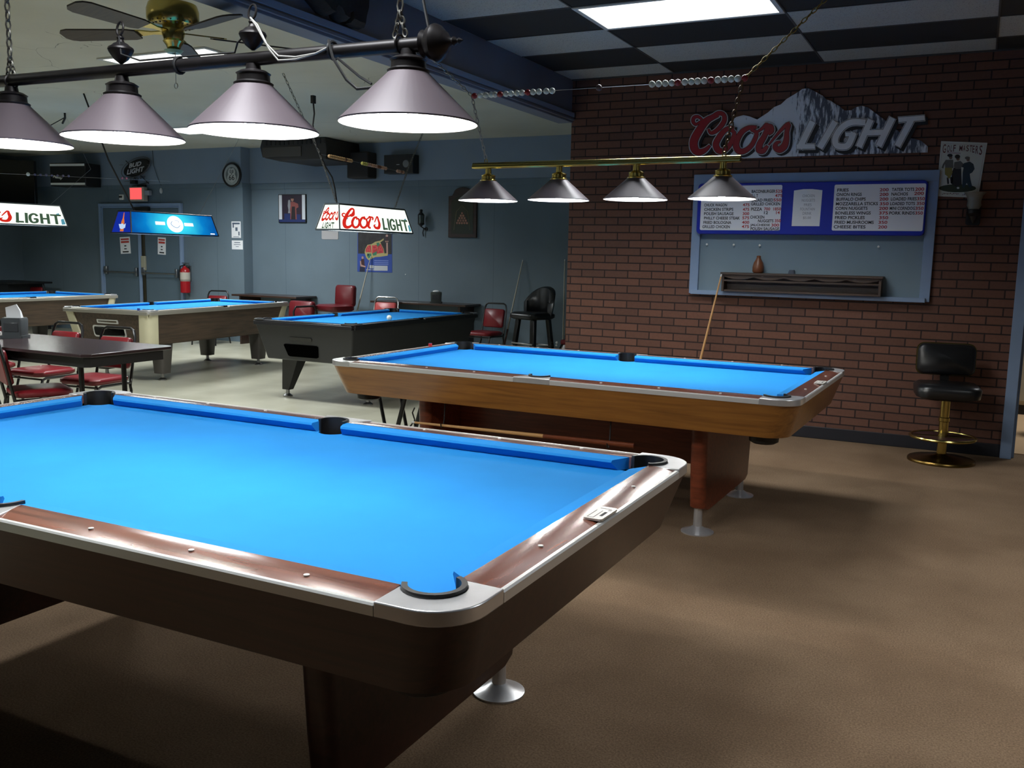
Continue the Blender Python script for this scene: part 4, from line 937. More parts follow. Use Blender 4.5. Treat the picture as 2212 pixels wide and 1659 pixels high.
MB().lathe([(.036, 0), (.046, .012), (.047, .05), (.038, .085), (.022, .112), (.016, .13), (.019, .137), (.014, .143)], n=24).build('body', mat('brown_ceramic', (112, 66, 40), .4, 0, .1, 8), t, smooth=60)
tag(MB().loft([[(x, y, z) for x, y in rrect(a, .02, .004, 2)] for a, z in ((.027, 0), (.024, .02), (.018, .032))]).build('small_box'), 'small dark grey box on the dark wall shelf right of the vase', 'box') if False else None
o = MB().loft([[(x, y, z) for x, y in rrect(a, .02, .004, 2)] for a, z in ((.027, 0), (.024, .02), (.018, .032))]).build('chalk_box', mat('grey_blue_box', (62, 72, 88), .5)); o.location = (-1.36, YB-.08, 1.3555); tag(o, 'small grey box on the dark wall shelf right of the vase', 'box')
# Coors Light mountain sign
c4 = crop(1480, 180, 4.0963); YS = YB-.002
t = thing('beer_sign', 'mountain shaped beer sign with red script and silver block letters on the brick wall', 'sign', (-1.35, YB, 2.55))
mt = [(390, 640), (395, 345), (455, 300), (520, 283), (575, 295), (640, 322), (735, 260), (790, 212), (850, 188), (900, 140), (960, 105), (1000, 80), (1040, 52), (1090, 45), (1130, 62), (1180, 90), (1225, 115), (1250, 145), (1290, 155), (1330, 185), (1370, 205), (1410, 242), (1470, 240), (1510, 215), (1560, 200), (1620, 215), (1680, 262), (1740, 305), (1800, 350), (1880, 420), (1960, 480), (2030, 492), (2090, 510), (2147, 560), (2147, 612), (1400, 632), (520, 665)]
def mat_mountain():
    m = bpy.data.materials.new('printed_snow_mountain'); m.use_nodes = True; nt = m.node_tree; b = nt.nodes['Principled BSDF']; L = nt.links.new; b.inputs['Roughness'].default_value = .4
    tc = nt.nodes.new('ShaderNodeTexCoord'); mp = nt.nodes.new('ShaderNodeMapping'); mp.inputs['Rotation'].default_value = (0, math.radians(-28), 0); mp.inputs['Scale'].default_value = (22, 1, 4.5)
    n = nt.nodes.new('ShaderNodeTexNoise'); n.inputs['Scale'].default_value = 1.6; n.inputs['Detail'].default_value = 6; n.inputs['Roughness'].default_value = .65
    sp = nt.nodes.new('ShaderNodeSeparateXYZ'); L(tc.outputs['Object'], sp.inputs[0])
    mr = nt.nodes.new('ShaderNodeMapRange'); mr.inputs['From Min'].default_value = -.12; mr.inputs['From Max'].default_value = .02; mr.inputs['To Min'].default_value = -.16; mr.inputs['To Max'].default_value = .04
    L(sp.outputs[0], mr.inputs[0])
    a = nt.nodes.new('ShaderNodeMath'); a.operation = 'ADD'; L(n.outputs['Fac'], a.inputs[0]); L(mr.outputs[0], a.inputs[1])
    r = nt.nodes.new('ShaderNodeValToRGB'); E = r.color_ramp.elements; E[0].position = .46; E[0].color = lin((214, 220, 228)); E[1].position = .56; E[1].color = lin((72, 80, 96))
    L(tc.outputs['Object'], mp.inputs[0]); L(mp.outputs[0], n.inputs['Vector']); L(a.outputs[0], r.inputs[0]); L(r.outputs[0], b.inputs['Base Color']); return m
pnl = rel(wpoly(MB(), mt, YS, .012, 0, c4).build('mountain_panel', mat_mountain(), t), t.location)
def fnS(x, y, d):  # crop-4 pixel frame -> wall
    X, Z = XZ(*c4(x, y), YS-.012); return (X, YS-.012-d, Z)
CS = [
    ([(150, 318), (118, 298), (84, 306), (76, 340), (98, 366), (128, 350)], [16, 22, 26, 26, 22, 12]),
    ([(128, 350), (180, 330), (250, 300), (300, 268), (345, 280), (352, 330), (320, 385), (270, 430), (230, 442), (212, 410)], [16, 30, 40, 34, 32, 36, 36, 30, 22, 12]),
    ([(290, 285), (200, 330), (130, 420), (84, 510), (88, 580), (125, 612), (180, 595), (222, 556)], [30, 52, 62, 66, 66, 54, 36, 16]),
    ([(430, 400), (395, 398), (345, 430), (300, 490), (278, 545), (300, 595), (345, 600), (395, 555), (425, 495), (440, 440), (400, 415)], [24, 34, 40, 46, 52, 50, 42, 36, 34, 30, 18]),
    ([(630, 392), (570, 395), (510, 430), (470, 490), (455, 550), (480, 600), (530, 600), (585, 560), (620, 500), (635, 440), (590, 415)], [24, 34, 40, 46, 52, 50, 42, 36, 34, 30, 18]),
    ([(630, 440), (690, 400), (722, 372), (735, 395), (705, 470), (665, 540), (660, 590), (695, 600), (730, 560)], [14, 22, 34, 38, 42, 50, 56, 42, 20]),
    ([(722, 372), (765, 385), (770, 425), (745, 450)], [20, 34, 36, 20]),
    ([(745, 545), (850, 420), (918, 362), (905, 430), (900, 500), (880, 560), (835, 590), (800, 565), (815, 530), (845, 520)], [8, 22, 34, 36, 44, 56, 52, 40, 26, 14]),
]
LT = []
for pts in ([(1125, 352), (1020, 565)], [(1000, 562), (1140, 560)], [(1325, 350), (1200, 562)], [(1585, 348), (1490, 345), (1420, 370), (1360, 430), (1330, 500), (1345, 552), (1410, 562), (1450, 540), (1490, 450)], [(1500, 452), (1430, 455)],
            [(1640, 335), (1545, 552)], [(1830, 320), (1720, 545)], [(1600, 440), (1780, 435)], [(1900, 325), (2110, 308)], [(2000, 330), (1885, 545)]):
    LT.append((pts, [52]*len(pts)))
LT[1] = (LT[1][0], [40, 40]); LT[7] = (LT[7][0], [44, 44]); LT[8] = (LT[8][0], [40, 40]); LT[4] = (LT[4][0], [32, 32])
black = mat('sign_black', (14, 16, 22), .5); sil = mat('silver_letter_face', (222, 224, 226), .4, 0, .05, 10); redm = mat('red_letter_face', (150, 22, 34), .4)
def shift(st_, dx, dy): return [([(x+dx, y+dy) for x, y in p], w_) for p, w_ in st_]
rel(strokes3(MB(), shift(CS, 16, 14), fnS, grow=26, th=(0, .010)).build('script_shadow', black, t), t.location)
rel(strokes3(MB(), CS, fnS, grow=22, th=(.008, .018)).build('script_outline', mat('white_outline', (200, 200, 200), .4), t), t.location)
rel(strokes3(MB(), CS, fnS, grow=10, th=(.010, .0190)).build('script_inline', black, t), t.location)
rel(strokes3(MB(), CS, fnS, grow=2, th=(.010, .0215)).build('red_script', redm, t), t.location)
rel(strokes3(MB(), shift(LT, 22, 26), fnS, grow=24, th=(0, .009)).build('block_shadow', black, t), t.location)
rel(strokes3(MB(), LT, fnS, grow=20, th=(.006, .0140)).build('block_outline', mat('white_outline', (200, 200, 200), .4), t), t.location)
rel(strokes3(MB(), LT, fnS, grow=10, th=(.008, .0150)).build('block_inline', black, t), t.location)
rel(strokes3(MB(), LT, fnS, grow=2, th=(.010, .0185)).build('block_letters', sil, t), t.location)
tm_ = MB()
for q in ([(905, 572), (945, 565), (960, 515)], [(925, 512), (975, 508)]): strokes3(tm_, [(q, [9]*len(q))], fnS, th=(.001, .004))
rel(tm_.build('tail_stroke', mat('white_outline', (200, 200, 200), .4), t), t.location)

# tin sign with three golfers
cg = crop(1990, 280, 7.5405); YG = YB-.004
t = thing('tin_sign', 'white tin sign titled golf masters with three standing figures on the brick wall', 'sign', (-.19, YB, 2.17))
def gp(mb, pts, d, mi=0): return wpoly(mb, pts, YG-d, .0004, mi, cg)
rel(wpoly(MB(), [(325, 188), (1078, 215), (930, 1118), (285, 1085)][:2]+[(925, 1112), (245, 1085)], YG, .004, 0, cg).build('sheet', mat('cream_tin', (196, 200, 190), .45), t), t.location)
pr = MB()
def PL(*pts): return list(pts)
pr_m = [mat('print_dark', (26, 28, 30), .6), mat('print_grey', (92, 92, 88), .6), mat('print_ochre', (134, 124, 60), .6), mat('print_teal', (34, 52, 62), .6), mat('print_skin', (112, 88, 76), .6), mat('print_green', (44, 54, 34), .6), mat('print_pink', (170, 150, 150), .6), mat('print_white', (200, 205, 205), .6)]
def ell(cx, cy, rx, ry, n=18): return [(cx+rx*math.cos(2*PI*i/n), cy+ry*math.sin(2*PI*i/n)) for i in range(n)]
gp(pr, ell(590, 955, 305, 66), .0045, 5); gp(pr, ell(600, 950, 22, 16), .006, 7)
gp(pr, ell(468, 420, 44, 26), .006, 0); gp(pr, ell(480, 452, 28, 32), .0055, 4)
gp(pr, PL((400, 492), (520, 490), (525, 620), (490, 640), (390, 630), (385, 560), (360, 635), (332, 620), (355, 560)), .005, 1); gp(pr, PL((385, 620), (500, 620), (510, 700), (470, 790), (440, 800), (425, 760), (385, 730)), .0055, 2); gp(pr, PL((415, 780), (445, 780), (455, 880), (425, 890)), .005, 0); gp(pr, PL((470, 780), (510, 760), (515, 870), (480, 880)), .005, 0)
gp(pr, ell(590, 440, 44, 34), .006, 0); gp(pr, ell(598, 474, 28, 32), .0055, 4); gp(pr, PL((540, 530), (640, 510), (690, 560), (640, 640), (560, 640), (530, 600)), .0055, 1); gp(pr, PL((530, 620), (650, 610), (660, 900), (560, 930), (490, 880), (500, 700)), .005, 0)
gp(pr, ell(752, 462, 42, 24), .006, 1); gp(pr, ell(762, 490, 26, 28), .0055, 4); gp(pr, PL((700, 545), (790, 520), (850, 560), (870, 640), (830, 700), (790, 720), (800, 800), (830, 930), (780, 940), (740, 870), (700, 950), (665, 940), (675, 700), (690, 620), (640, 600)), .005, 3)
for e in (([(355, 225), (1042, 248)]), ([(1042, 248), (900, 1062)]), ([(300, 640), (352, 226)])):
    (xa, ya), (xb, yb) = e; dx_, dy_ = (0, 5) if abs(xb-xa) > abs(yb-ya) else (5, 0); gp(pr, PL((xa, ya), (xb, yb), (xb+dx_, yb+dy_), (xa+dx_, ya+dy_)), .005, 6)
gp(pr, PL((420, 368), (640, 376), (640, 396), (420, 386)), .005, 6)
rel(pr.build('printed_figures', pr_m, t, smooth=0), t.location)
tx = MB()
for ch, x, y, w_, h in (('G', 345, 382, 62, 145), ('O', 415, 368, 52, 115), ('L', 475, 358, 34, 105), ('F', 518, 358, 48, 110), ('M', 618, 350, 58, 95), ('A', 680, 352, 42, 100), ('S', 730, 355, 50, 100), ('T', 785, 365, 50, 110), ('E', 830, 375, 44, 115), ('R', 880, 392, 55, 130), ('S', 940, 412, 60, 155)):
    a = XZ(*cg(x, y), YG-.005); b = XZ(*cg(x+w_, y-h), YG-.005); put_text(tx, ch, wallbox(a[0], b[0], a[1], b[1], YG-.0055), bold=.01)
for s_, x0_, x1_, y in (('Greatest Sportsmen', 340, 640, 1062), ('Bronze', 670, 800, 1075)):
    a = XZ(*cg(x0_, y), YG-.005); b = XZ(*cg(x1_, y-38), YG-.005); put_text(tx, 'ooo oooooooo' if x0_ < 600 else 'ooooo', wallbox(a[0], b[0], a[1], b[1], YG-.0055)) if False else None
    for k_ in range(int((x1_-x0_)/26)):
        gp(pr, ell(0, 0, 1, 1), 0) if False else None
        q0 = XZ(*cg(x0_+k_*26, y-6-(k_ % 3)*4), YG-.005); tx.box(q0[0], q0[0]+.006, YG-.0056, YG-.0052, q0[1], q0[1]+.005+.003*(k_ % 2))
rel(tx.build('title_lettering', mat('dark_red_ink', (92, 36, 40), .6), t, smooth=0), t.location)

def wall_lantern(name, label, x, y, z, s, shade_up):
    t = thing(name, label, 'wall lamp', (x, y, z))
    if shade_up:
        MB().wallpoly([(a*s, b*s) for a, b in rrect(.05, .075, .02)], -.02*s, 0).build('back_plate', M_black, t, bevel=.004)
        MB().lathe([(.030*s, -.01*s), (.05*s, .012*s), (.045*s, .035*s), (.03*s, .04*s)], (0, -.09*s, 0), 20).tube([(0, -.01*s, -.03*s), (0, -.05*s, -.05*s), (0, -.09*s, -.01*s)], .012*s, 8).lathe([(.004*s, -.06*s), (.016*s, -.04*s), (.03*s, -.01*s)], (0, -.09*s, 0), 14).build('arm', M_black, t, smooth=50)
        MB().lathe([(.036*s, .042*s), (.05*s, .07*s), (.046*s, .10*s), (.056*s, .14*s), (.075*s, .165*s)], (0, -.09*s, 0), 24, cap=False).build('glass_shade', mat('smoked_glass_shade', (120, 120, 112), .3, 0, .1, 10), t, smooth=60)
    else:
        MB().lathe([(.02*s, -.02*s), (.045*s, .0), (.045*s, .10*s), (.05*s, .12*s)], (0, -.09*s, 0), 6).build('lantern_glass', mat('dusty_lantern_glass', (88, 100, 100), .25), t, smooth=20)
        q = MB().lathe([(.055*s, .12*s), (.045*s, .135*s), (.02*s, .165*s), (.022*s, .18*s), (.028*s, .185*s), (.02*s, .205*s), (.004*s, .21*s)], (0, -.09*s, 0), 12)
        q.lathe([(.012*s, -.05*s), (.022*s, -.03*s), (.05*s, -.015*s), (.05*s, .005*s)], (0, -.09*s, 0), 12)
        for k in range(6): a = 2*PI*k/6; q.tube([(.048*s*math.cos(a), -.09*s+.048*s*math.sin(a), -.01*s), (.05*s*math.cos(a), -.09*s+.05*s*math.sin(a), .125*s)], .005*s, 5)
        q.build('lantern_frame', M_black, t)
        MB().lathe([(.03*s, 0), (.03*s, -.012*s)], (.035*s, 0, -.08*s), 16, axis='y').tube([(.035*s, -.01, -.08*s), (.03*s, -.05*s, -.075*s), (0, -.09*s, -.045*s)], .008*s, 8).tube([(0, -.02*s, -.08*s), (-.005, -.03*s, -.13*s), (.0, -.02*s, -.19*s)], .008*s, 8).build('bracket', M_black, t)
    return t
wall_lantern('wall_sconce', 'dark wall lamp with a grey glass shade below the golf sign', -.065, YB, 1.83, 1.0, True)
wall_lantern('wall_lantern', 'small black lantern on the blue back wall left of the arched board', -7.13, YR, 1.88, .95, False)

# ================================================================== things on the back walls
# clock
cx_, cz_ = -10.494, 2.607
t = thing('wall_clock', 'round wall clock with black rim and road sign emblem beside the pilaster corner', 'clock', (cx_, YL-.03, cz_))
MB().lathe([(.165, 0), (.187, -.006), (.19, -.03), (.178, -.045), (.162, -.04), (.158, -.025)], n=40, axis='y').build('rim', M_black, t, smooth=40)
MB().lathe([(.16, -.018), (.16, -.026)], n=40, axis='y').build('face', mat('clock_face', (158, 162, 158), .5), t)
sh = [(-.055, .085), (-.03, .10), (0, .088), (.03, .10), (.055, .085), (.072, .045), (.062, .01), (.085, -.03), (.08, -.075), (.045, -.10), (0, -.115), (-.045, -.10), (-.08, -.075), (-.085, -.03), (-.062, .01), (-.072, .045)]
MB().lathe([(.118, -.0262), (.118, -.0268)], n=36, axis='y').build('dial_disc', mat('dial_grey', (96, 104, 104), .5), t)
MB().wallpoly([(a*1.05, b*1.05) for a, b in sh], -.0285, -.0268).build('shield', mat('shield_white', (176, 180, 176), .5), t)
tx = MB(); put_text(tx, '66', wallbox(-.058, .058, -.082, .0, -.0288), bold=.01); put_text(tx, 'U S', wallbox(-.042, .042, .03, .075, -.0288), bold=.02)
hd = MB().tube([(0, -.031, 0), (.03, -.031, .07)], .003, 5).tube([(0, -.031, 0), (-.02, -.031, .10)], .002, 5)
tx.build('numerals', M_ink, t, smooth=0); hd.build('hands', M_black, t)
# bud light neon
t = thing('neon_sign', 'unlit black oval neon beer sign above the exit door', 'sign', (-12.53, YL-.04, 2.76))
t.scale = (1.28, 1, 1)
cb_ = crop(0, 240, 3.4563) if False else None
el = [(.20*math.cos(a)*1.15+.03*math.sin(a), .135*math.sin(a)+.05*math.cos(a)) for a in [2*PI*i/28 for i in range(28)]]
MB().wallpoly(el, -.05, -.02).build('backing', M_black, t, bevel=.005)
def tilt(u0, u1, v0, v1, y, sl=.16): return lambda u, v: (u0+(u1-u0)*u, y, v0+(v1-v0)*v+(u0+(u1-u0)*u)*sl)
tx = MB(); put_text(tx, 'BUD', tilt(-.13, .10, .015, .085, -.053), bold=.03, shear=.25); put_text(tx, 'LIGHT', tilt(-.17, .15, -.085, -.005, -.053), bold=.03, shear=.25)
tx.build('lettering', mat('neon_tube_white', (190, 192, 196), .3), t, smooth=0)
n_ = MB().tube([(x*1.12, -.06, z*1.15) for x, z in el], .006, 6, closed=True)
n_.tube([(-.16, -.06, -.16), (0, -.06, -.15), (.12, -.06, -.11), (.20, -.06, -.05)], .007, 6)
for i in range(5): n_.tube([(-.10+.06*i+.02*math.sin(k), -.055, -.20+.018*math.cos(k*1.6+i)+.012*i) for k in range(8)], .005, 5)
for p0, p1 in (((-.26, -.15), (-.17, -.16)), ((-.22, -.22), (-.13, -.22)), ((.20, .05), (.26, .03)), ((.14, -.22), (.24, -.20)), ((.15, .14), (.25, .12)), ((-.30, .05), (-.24, .05))): n_.tube([(p0[0], -.05, p0[1]), (p1[0], -.05, p1[1])], .005, 5)
n_.build('neon_tubing', mat('unlit_neon_tube', (74, 74, 80), .3), t)
n_ = MB()
for p0, p1 in (((-.2, .12), (.2, -.26)), ((-.12, -.25), (.18, .14)), ((-.1, -.3), (.2, -.24))): n_.tube([(p0[0], -.03, p0[1]), (p1[0], -.03, p1[1])], .007, 5)
n_.box(-.12, -.02, -.05, 0, -.26, -.20).build('wire_frame', M_black, t)
# exit sign, sensor, switch
t = thing('exit_sign', 'glowing red exit sign box above the double door', 'sign', (-12.52, YL, 2.33))
MB().box(-.16, .17, -.12, -.03, -.115, .115).build('housing', mat('beige_housing', (170, 165, 155), .5), t, bevel=.006)
MB().box(-.135, .13, -.124, -.12, -.085, .10).build('red_face', glow('exit_red', (255, 92, 92), 1.15), t)
MB().box(.17, .27, -.10, -.03, -.02, .06).build('emergency_lamp', mat('grey_housing', (150, 155, 165), .4), t, bevel=.01)
MB().box(-.05, .13, -.05, 0, .115, .16).build('mount', M_black, t)
o = MB().ball((0, -.01, 0), .036, 16, 10, 0, (.75, .7, 1.3)).build('motion_sensor', mat('sensor_grey', (185, 190, 192), .4)); o.location = (-12.06, YL-.005, 2.385); tag(o, 'small oval white sensor on the wall right of the exit sign', 'sensor')
t = thing('wall_switch', 'small square white switch box left of the exit sign', 'switch', (-12.98, YL, 2.29))
MB().box(-.05, .05, -.025, 0, -.045, .045).build('plate', M_white, t, bevel=.004); MB().box(-.05, .025, -.03, -.024, -.01, .02).build('toggle', M_black, t)
# wall speakers
t = thing('wall_speaker', 'black wall speaker with two white bars and a slanted brand script', 'speaker', (-13.77, YL-.08, 2.64), 0, 'black speakers on the back wall')
R = Matrix.Rotation(math.radians(10), 4, 'Z')
MB().loft([[R@Vector((a*x, -.40+(0 if y < 0 else .36), z)) for x, y, z in ((-1, -1, -.19), (1, -1, -.19), (1, 1, -.19 if 1 else 0), (-1, 1, -.19))] for a in (.36,)]+[[R@Vector((.36*x, -.40+(0 if y < 0 else .36), .19)) for x, y in ((-1, -1), (1, -1), (1, 1), (-1, 1))]]).build('cabinet', M_black, t, bevel=.012)
for z in (.155, -.155): MB().loft([[R@Vector((.345*x, y, z+dz_)) for x, y in ((-1, -.412), (1, -.412), (1, -.40), (-1, -.40))] for dz_ in (-.018, .018)]).build('white_bar', M_white, t)
tx = MB(); put_text(tx, 'Peavey', lambda u, v: R@Vector((-.30+.20*u, -.4025, -.095+.055*v+.03*(1-u))), bold=.03, shear=.4); tx.build('brand_script', M_white, t, smooth=0)
t = thing('heater_unit', 'large dark grey air handler box hanging high on the back wall', 'heater', (-8.75, 10.85, 2.87))
hh = [(-.62, .16), (-.655, .06), (-.62, -.075), (-.56, -.10), (-.30, -.15), (.52, -.14), (.54, -.02), (.52, .155)]
MB().loft([[(x, -.28, z) for x, z in hh], [(x*.97+.0, .545, z) for x, z in hh]]).build('housing', mat('dusty_dark_housing', (40, 37, 35), .55, 0, .1, 6), t, bevel=.01)
MB().box(-.60, .10, -.292, -.279, -.09, .05).build('front_panel', mat('grey_front_panel', (62, 58, 53), .45), t, bevel=.004)
v = MB()
for i in range(14): v.box(-.55+.08*i, -.52+.08*i, -.288, -.279, .075, .14)
v.build('vent_slots', M_black, t)
for x in (-.4, .35): MB().tube([(x, .1, .15), (x, .1, CH-2.87)], .01, 6).build('hanger', M_steel, t)
t = thing('wall_speaker', 'dark brown boxy speaker on the back wall behind the yellow scoring beads', 'speaker', (-8.10, YR-.03, 2.70), 0, 'black speakers on the back wall')
MB().box(-.185, .185, -.24, -.02, -.185, .185).build('cabinet', mat('dark_brown_cabinet', (34, 30, 27), .6, 0, .1, 6), t, bevel=.015)
MB().box(-.22, -.185, -.18, -.10, -.06, .06).build('bracket', M_black, t, bevel=.006)
t = thing('wall_speaker', 'flat black speaker on the back wall, rightmost of the wall speakers', 'speaker', (-7.45, YR-.03, 2.705), 0, 'black speakers on the back wall')
MB().box(-.245, .245, -.16, -.0, -.13, .13).build('cabinet', M_black, t, bevel=.006)
MB().box(-.03, .02, -.163, -.16, -.012, -.006).build('badge', M_white, t)
MB().lathe([(.05, -.17), (.055, -.16), (.055, -.15)], (.13, 0, 0), 20, axis='y').build('dial', mat('grey_dial', (110, 112, 112), .5), t)
# black television at the left edge
t = thing('television', 'black television on a wall bracket at the far left edge', 'television', (-15.0, 10.6, 2.5))
MB().box(-.55, .42, -.02, .08, -.36, .40).build('screen', mat('dark_screen', (10, 11, 12), .12), t, bevel=.01)
MB().box(-.1, .1, .08, .6, -.05, .05).build('bracket', M_black, t)
MB().box(-.5, .5, -.06, .12, -.46, -.38).build('shelf', mat('grey_shelf', (96, 94, 86), .5), t, bevel=.005)
t.rotation_euler = (0, 0, math.radians(30))
# papers
def sheet(name, lab, cat, x0, x1, z0, z1, y, m=M_paper, tl=0, group=None):
    t = thing(name, lab, cat, ((x0+x1)/2, y, (z0+z1)/2), 0, group); w_, h = (x1-x0)/2, (z1-z0)/2
    MB().wallpoly([(-w_, -h), (w_, -h), (w_, h), (-w_, h)], -.003, -.0005).build('sheet', m, t)
    t.rotation_euler = (0, tl, 0); return t, w_, h
def bars(t, items, m, name='print'):
    b = MB()
    for x0, x1, z0, z1 in items: b.box(x0, x1, -.0036, -.003, z0, z1)
    b.build(name, m, t)
M_pr = mat('print_red_orange', (190, 70, 60), .7)
for i, (x0, x1, lab) in enumerate(((-13.045, -12.805, 'white notice with red heading on the left door leaf'), (-12.165, -11.985, 'white notice with red heading on the right door leaf'))):
    t, w_, h = sheet('door_notice', lab, 'notice', x0, x1, 1.35, 1.63, YL-.021, tl=-.05 if i == 0 else .04, group='notices on the exit door')
    bars(t, [(-w_*.8, w_*.8, h*.62, h*.82), (-w_*.8, w_*.8, h*.28, h*.52)], M_pr, 'red_heading')
    bars(t, [(-w_*.2, w_*.2, -.02, 0), (-w_*.25, w_*.25, -h*.48, -h*.36), (-w_*.6, w_*.6, -h*.85, -h*.7)], M_ink, 'black_print')
t, w_, h = sheet('wall_notice', 'white notice with a small diagram, upper of the two by the pilaster', 'notice', -10.57, -10.38, 1.64, 1.895, YL, group='notices by the pilaster')
bars(t, [(-w_*.8, w_*.8, h*.65, h*.85), (-.07, -.045, .03, .09), (-.015, .03, -.02, .035), (.045, .07, -.09, -.03), (-.06, .06, -.115, -.108)], mat('grey_blue_ink', (90, 104, 122), .7))
t, w_, h = sheet('wall_notice', 'white square notice, lower of the two by the pilaster', 'notice', -10.57, -10.345, 1.46, 1.60, YL, group='notices by the pilaster')
bars(t, [(-.06, .06, .03, .042), (-.07, .07, .0, .008), (-.03, .03, -.03, -.022)], mat('grey_blue_ink', (90, 104, 122), .7))
o = MB().wallpoly([(x, z) for x, z in rrect(.155, .16, .02)], -.006, 0).build('plastic_sign', mat('pale_plastic', (170, 168, 168), .4)); o.location = (-8.80, YR, 1.80); tag(o, 'pale rounded plastic sign partly behind the white beer light', 'sign')
# fire extinguisher
t = thing('fire_extinguisher', 'red fire extinguisher hanging beside the right door jamb', 'fire extinguisher', (-11.49, YL-.10, .74))
MB().lathe([(.06, 0), (.078, .01), (.078, .34), (.066, .39), (.03, .415), (.022, .44)], n=24).build('cylinder', mat('extinguisher_red', (156, 20, 28), .3), t, smooth=50)
MB().lathe([(.0795, .22), (.0795, .38)][:1]+[(.0795, .19), (.0795, .335)], n=24).build('label', mat('label_cream', (186, 180, 168), .6), t)
MB().box(-.03, .10, -.015, .015, .44, .46).box(-.05, .09, -.012, .012, .475, .49).box(-.015, .02, -.015, .015, .43, .48).build('handle', M_steel, t)
MB().tube([(-.02, 0, .45), (-.08, -.02, .43), (-.105, -.02, .33), (-.10, -.02, .2)], .011, 8).build('hose', M_black, t)
MB().box(-.04, .04, .07, .10, .2, .44).build('wall_bracket', M_steel, t)
# framed photograph
t = thing('framed_photo', 'framed photo of a man holding a large silver trophy on the back wall', 'picture', (-9.505, YR, 2.10))
MB().wallpoly([(-.268, -.215), (.268, -.215), (.268, .215), (-.268, .215)], -.025, 0).build('frame', M_black, t, bevel=.004)
ph = MB(); pmats = [mat('photo_mat', (190, 196, 202), .6), mat('photo_dark', (40, 30, 44), .5), mat('photo_skin', (150, 108, 92), .5), mat('photo_silver', (130, 132, 138), .5), mat('photo_blue', (30, 44, 92), .5), mat('photo_vest', (34, 30, 34), .5), mat('photo_sleeve', (128, 70, 66), .5)]
def pf(poly, d, mi): ph.wallpoly(poly, -.0255-d, -.0252, mi)
pf([(-.255, -.175), (.255, -.175), (.255, .205), (-.255, .205)], 0, 0); pf([(-.195, -.175), (.195, -.175), (.195, .205), (-.195, .205)], .0005, 1); pf([(-.255, -.205), (.255, -.205), (.255, -.165), (-.255, -.165)], .001, 4)
pf([(-.15, -.165), (.16, -.165), (.17, -.09), (-.15, -.075)], .001, 4)
pf([(-.03, -.165), (.09, -.165), (.085, .0), (.13, .02), (.12, .07), (.04, .10), (-.02, .10), (-.05, .04), (-.03, -.05)], .0015, 6); pf([(-.02, -.165), (.07, -.165), (.06, .03), (0, .03)], .002, 5)
pf([(.01+.028*math.cos(a), .14+.036*math.sin(a)) for a in [2*PI*i/16 for i in range(16)]], .002, 2); pf([(-.02, .15), (.04, .15), (.035, .182), (-.012, .182)], .0022, 5)
pf([(-.075, -.07), (-.03, -.07), (-.04, -.02), (-.025, .04), (-.03, .12), (-.05, .135), (-.07, .12), (-.08, .04), (-.065, -.02)], .003, 3)
ph.build('print', pmats, t, smooth=0)
# poster
t = thing('poster', 'blue and black billiard league poster with red block letters on the back wall', 'poster', (-7.985, YR, 1.47))
cp = crop(660, 480, 8.2958)
def pp(mb, pts, d, mi=0): return wpoly(mb, pts, YR-.003-d, .0004, mi, cp)
po = MB(); pm_ = [mat('poster_blue', (44, 72, 150), .5), mat('poster_dark', (40, 38, 38), .5, 0, .5, 14), mat('poster_red', (176, 52, 56), .5), mat('poster_gold', (176, 164, 108), .5), mat('poster_green', (54, 120, 92), .5), mat('poster_white', (178, 182, 186), .5), mat('poster_skin', (176, 140, 128), .5), mat('poster_brown', (62, 34, 34), .5), mat('poster_navy', (20, 30, 58), .5), mat('poster_lightblue', (110, 128, 190), .5)]
bk = wpoly(MB(), [(935, 40), (1553, 60), (1553, 905), (930, 885)], YR, .003, 0, cp); rel(bk.build('sheet', pm_[0], t), t.location)
pp(po, [(940, 50), (1545, 68), (1545, 575), (943, 562)], 0, 1)
pp(po, [(1060, 540), (1070, 480), (1110, 405), (1180, 395), (1250, 350), (1340, 330), (1400, 290), (1400, 320), (1340, 360), (1400, 480), (1415, 560), (1480, 550), (1470, 600), (1330, 620), (1250, 625), (1130, 680), (1090, 640), (1070, 580)], .0005, 3)
pp(po, [(1075, 530), (1085, 470), (1120, 418), (1170, 412), (1180, 540)], .001, 2); pp(po, [(1190, 540), (1190, 420), (1280, 405), (1300, 560), (1200, 580)], .001, 2); pp(po, [(1300, 560), (1290, 400), (1350, 390), (1395, 490), (1400, 550)], .001, 2)
tx_ = MB(); 
for ch, a_, b_ in (('A', 1085, 1175), ('P', 1190, 1285), ('A', 1295, 1395)): 
    p0 = XZ(*cp(a_, 545), YR-.004); p1 = XZ(*cp(b_, 415), YR-.004); put_text(tx_, ch, wallbox(p0[0], p1[0], p0[1], p1[1], YR-.0048), bold=.0)
rel(tx_.build('red_lettering', mat('poster_letter', (206, 74, 76), .5), t, smooth=0), t.location)
pp(po, [(1105, 560), (1180, 560), (1180, 620), (1130, 650), (1100, 600)], .0012, 4); pp(po, [(1200, 560), (1280, 520), (1270, 590), (1210, 600)], .0012, 4); pp(po, [(1270, 370), (1320, 365), (1330, 410), (1285, 440)], .0012, 4)
pp(po, [(1110, 570), (1140, 570), (1140, 600), (1110, 600)], .0014, 8)
pp(po, [(1445, 350), (1475, 350), (1478, 560), (1450, 560)], .001, 6); pp(po, ell(1458, 345, 28, 20), .001, 6); pp(po, ell(1458, 245, 22, 26), .001, 6); pp(po, [(1445, 260), (1470, 260), (1475, 340), (1442, 340)], .0012, 7)
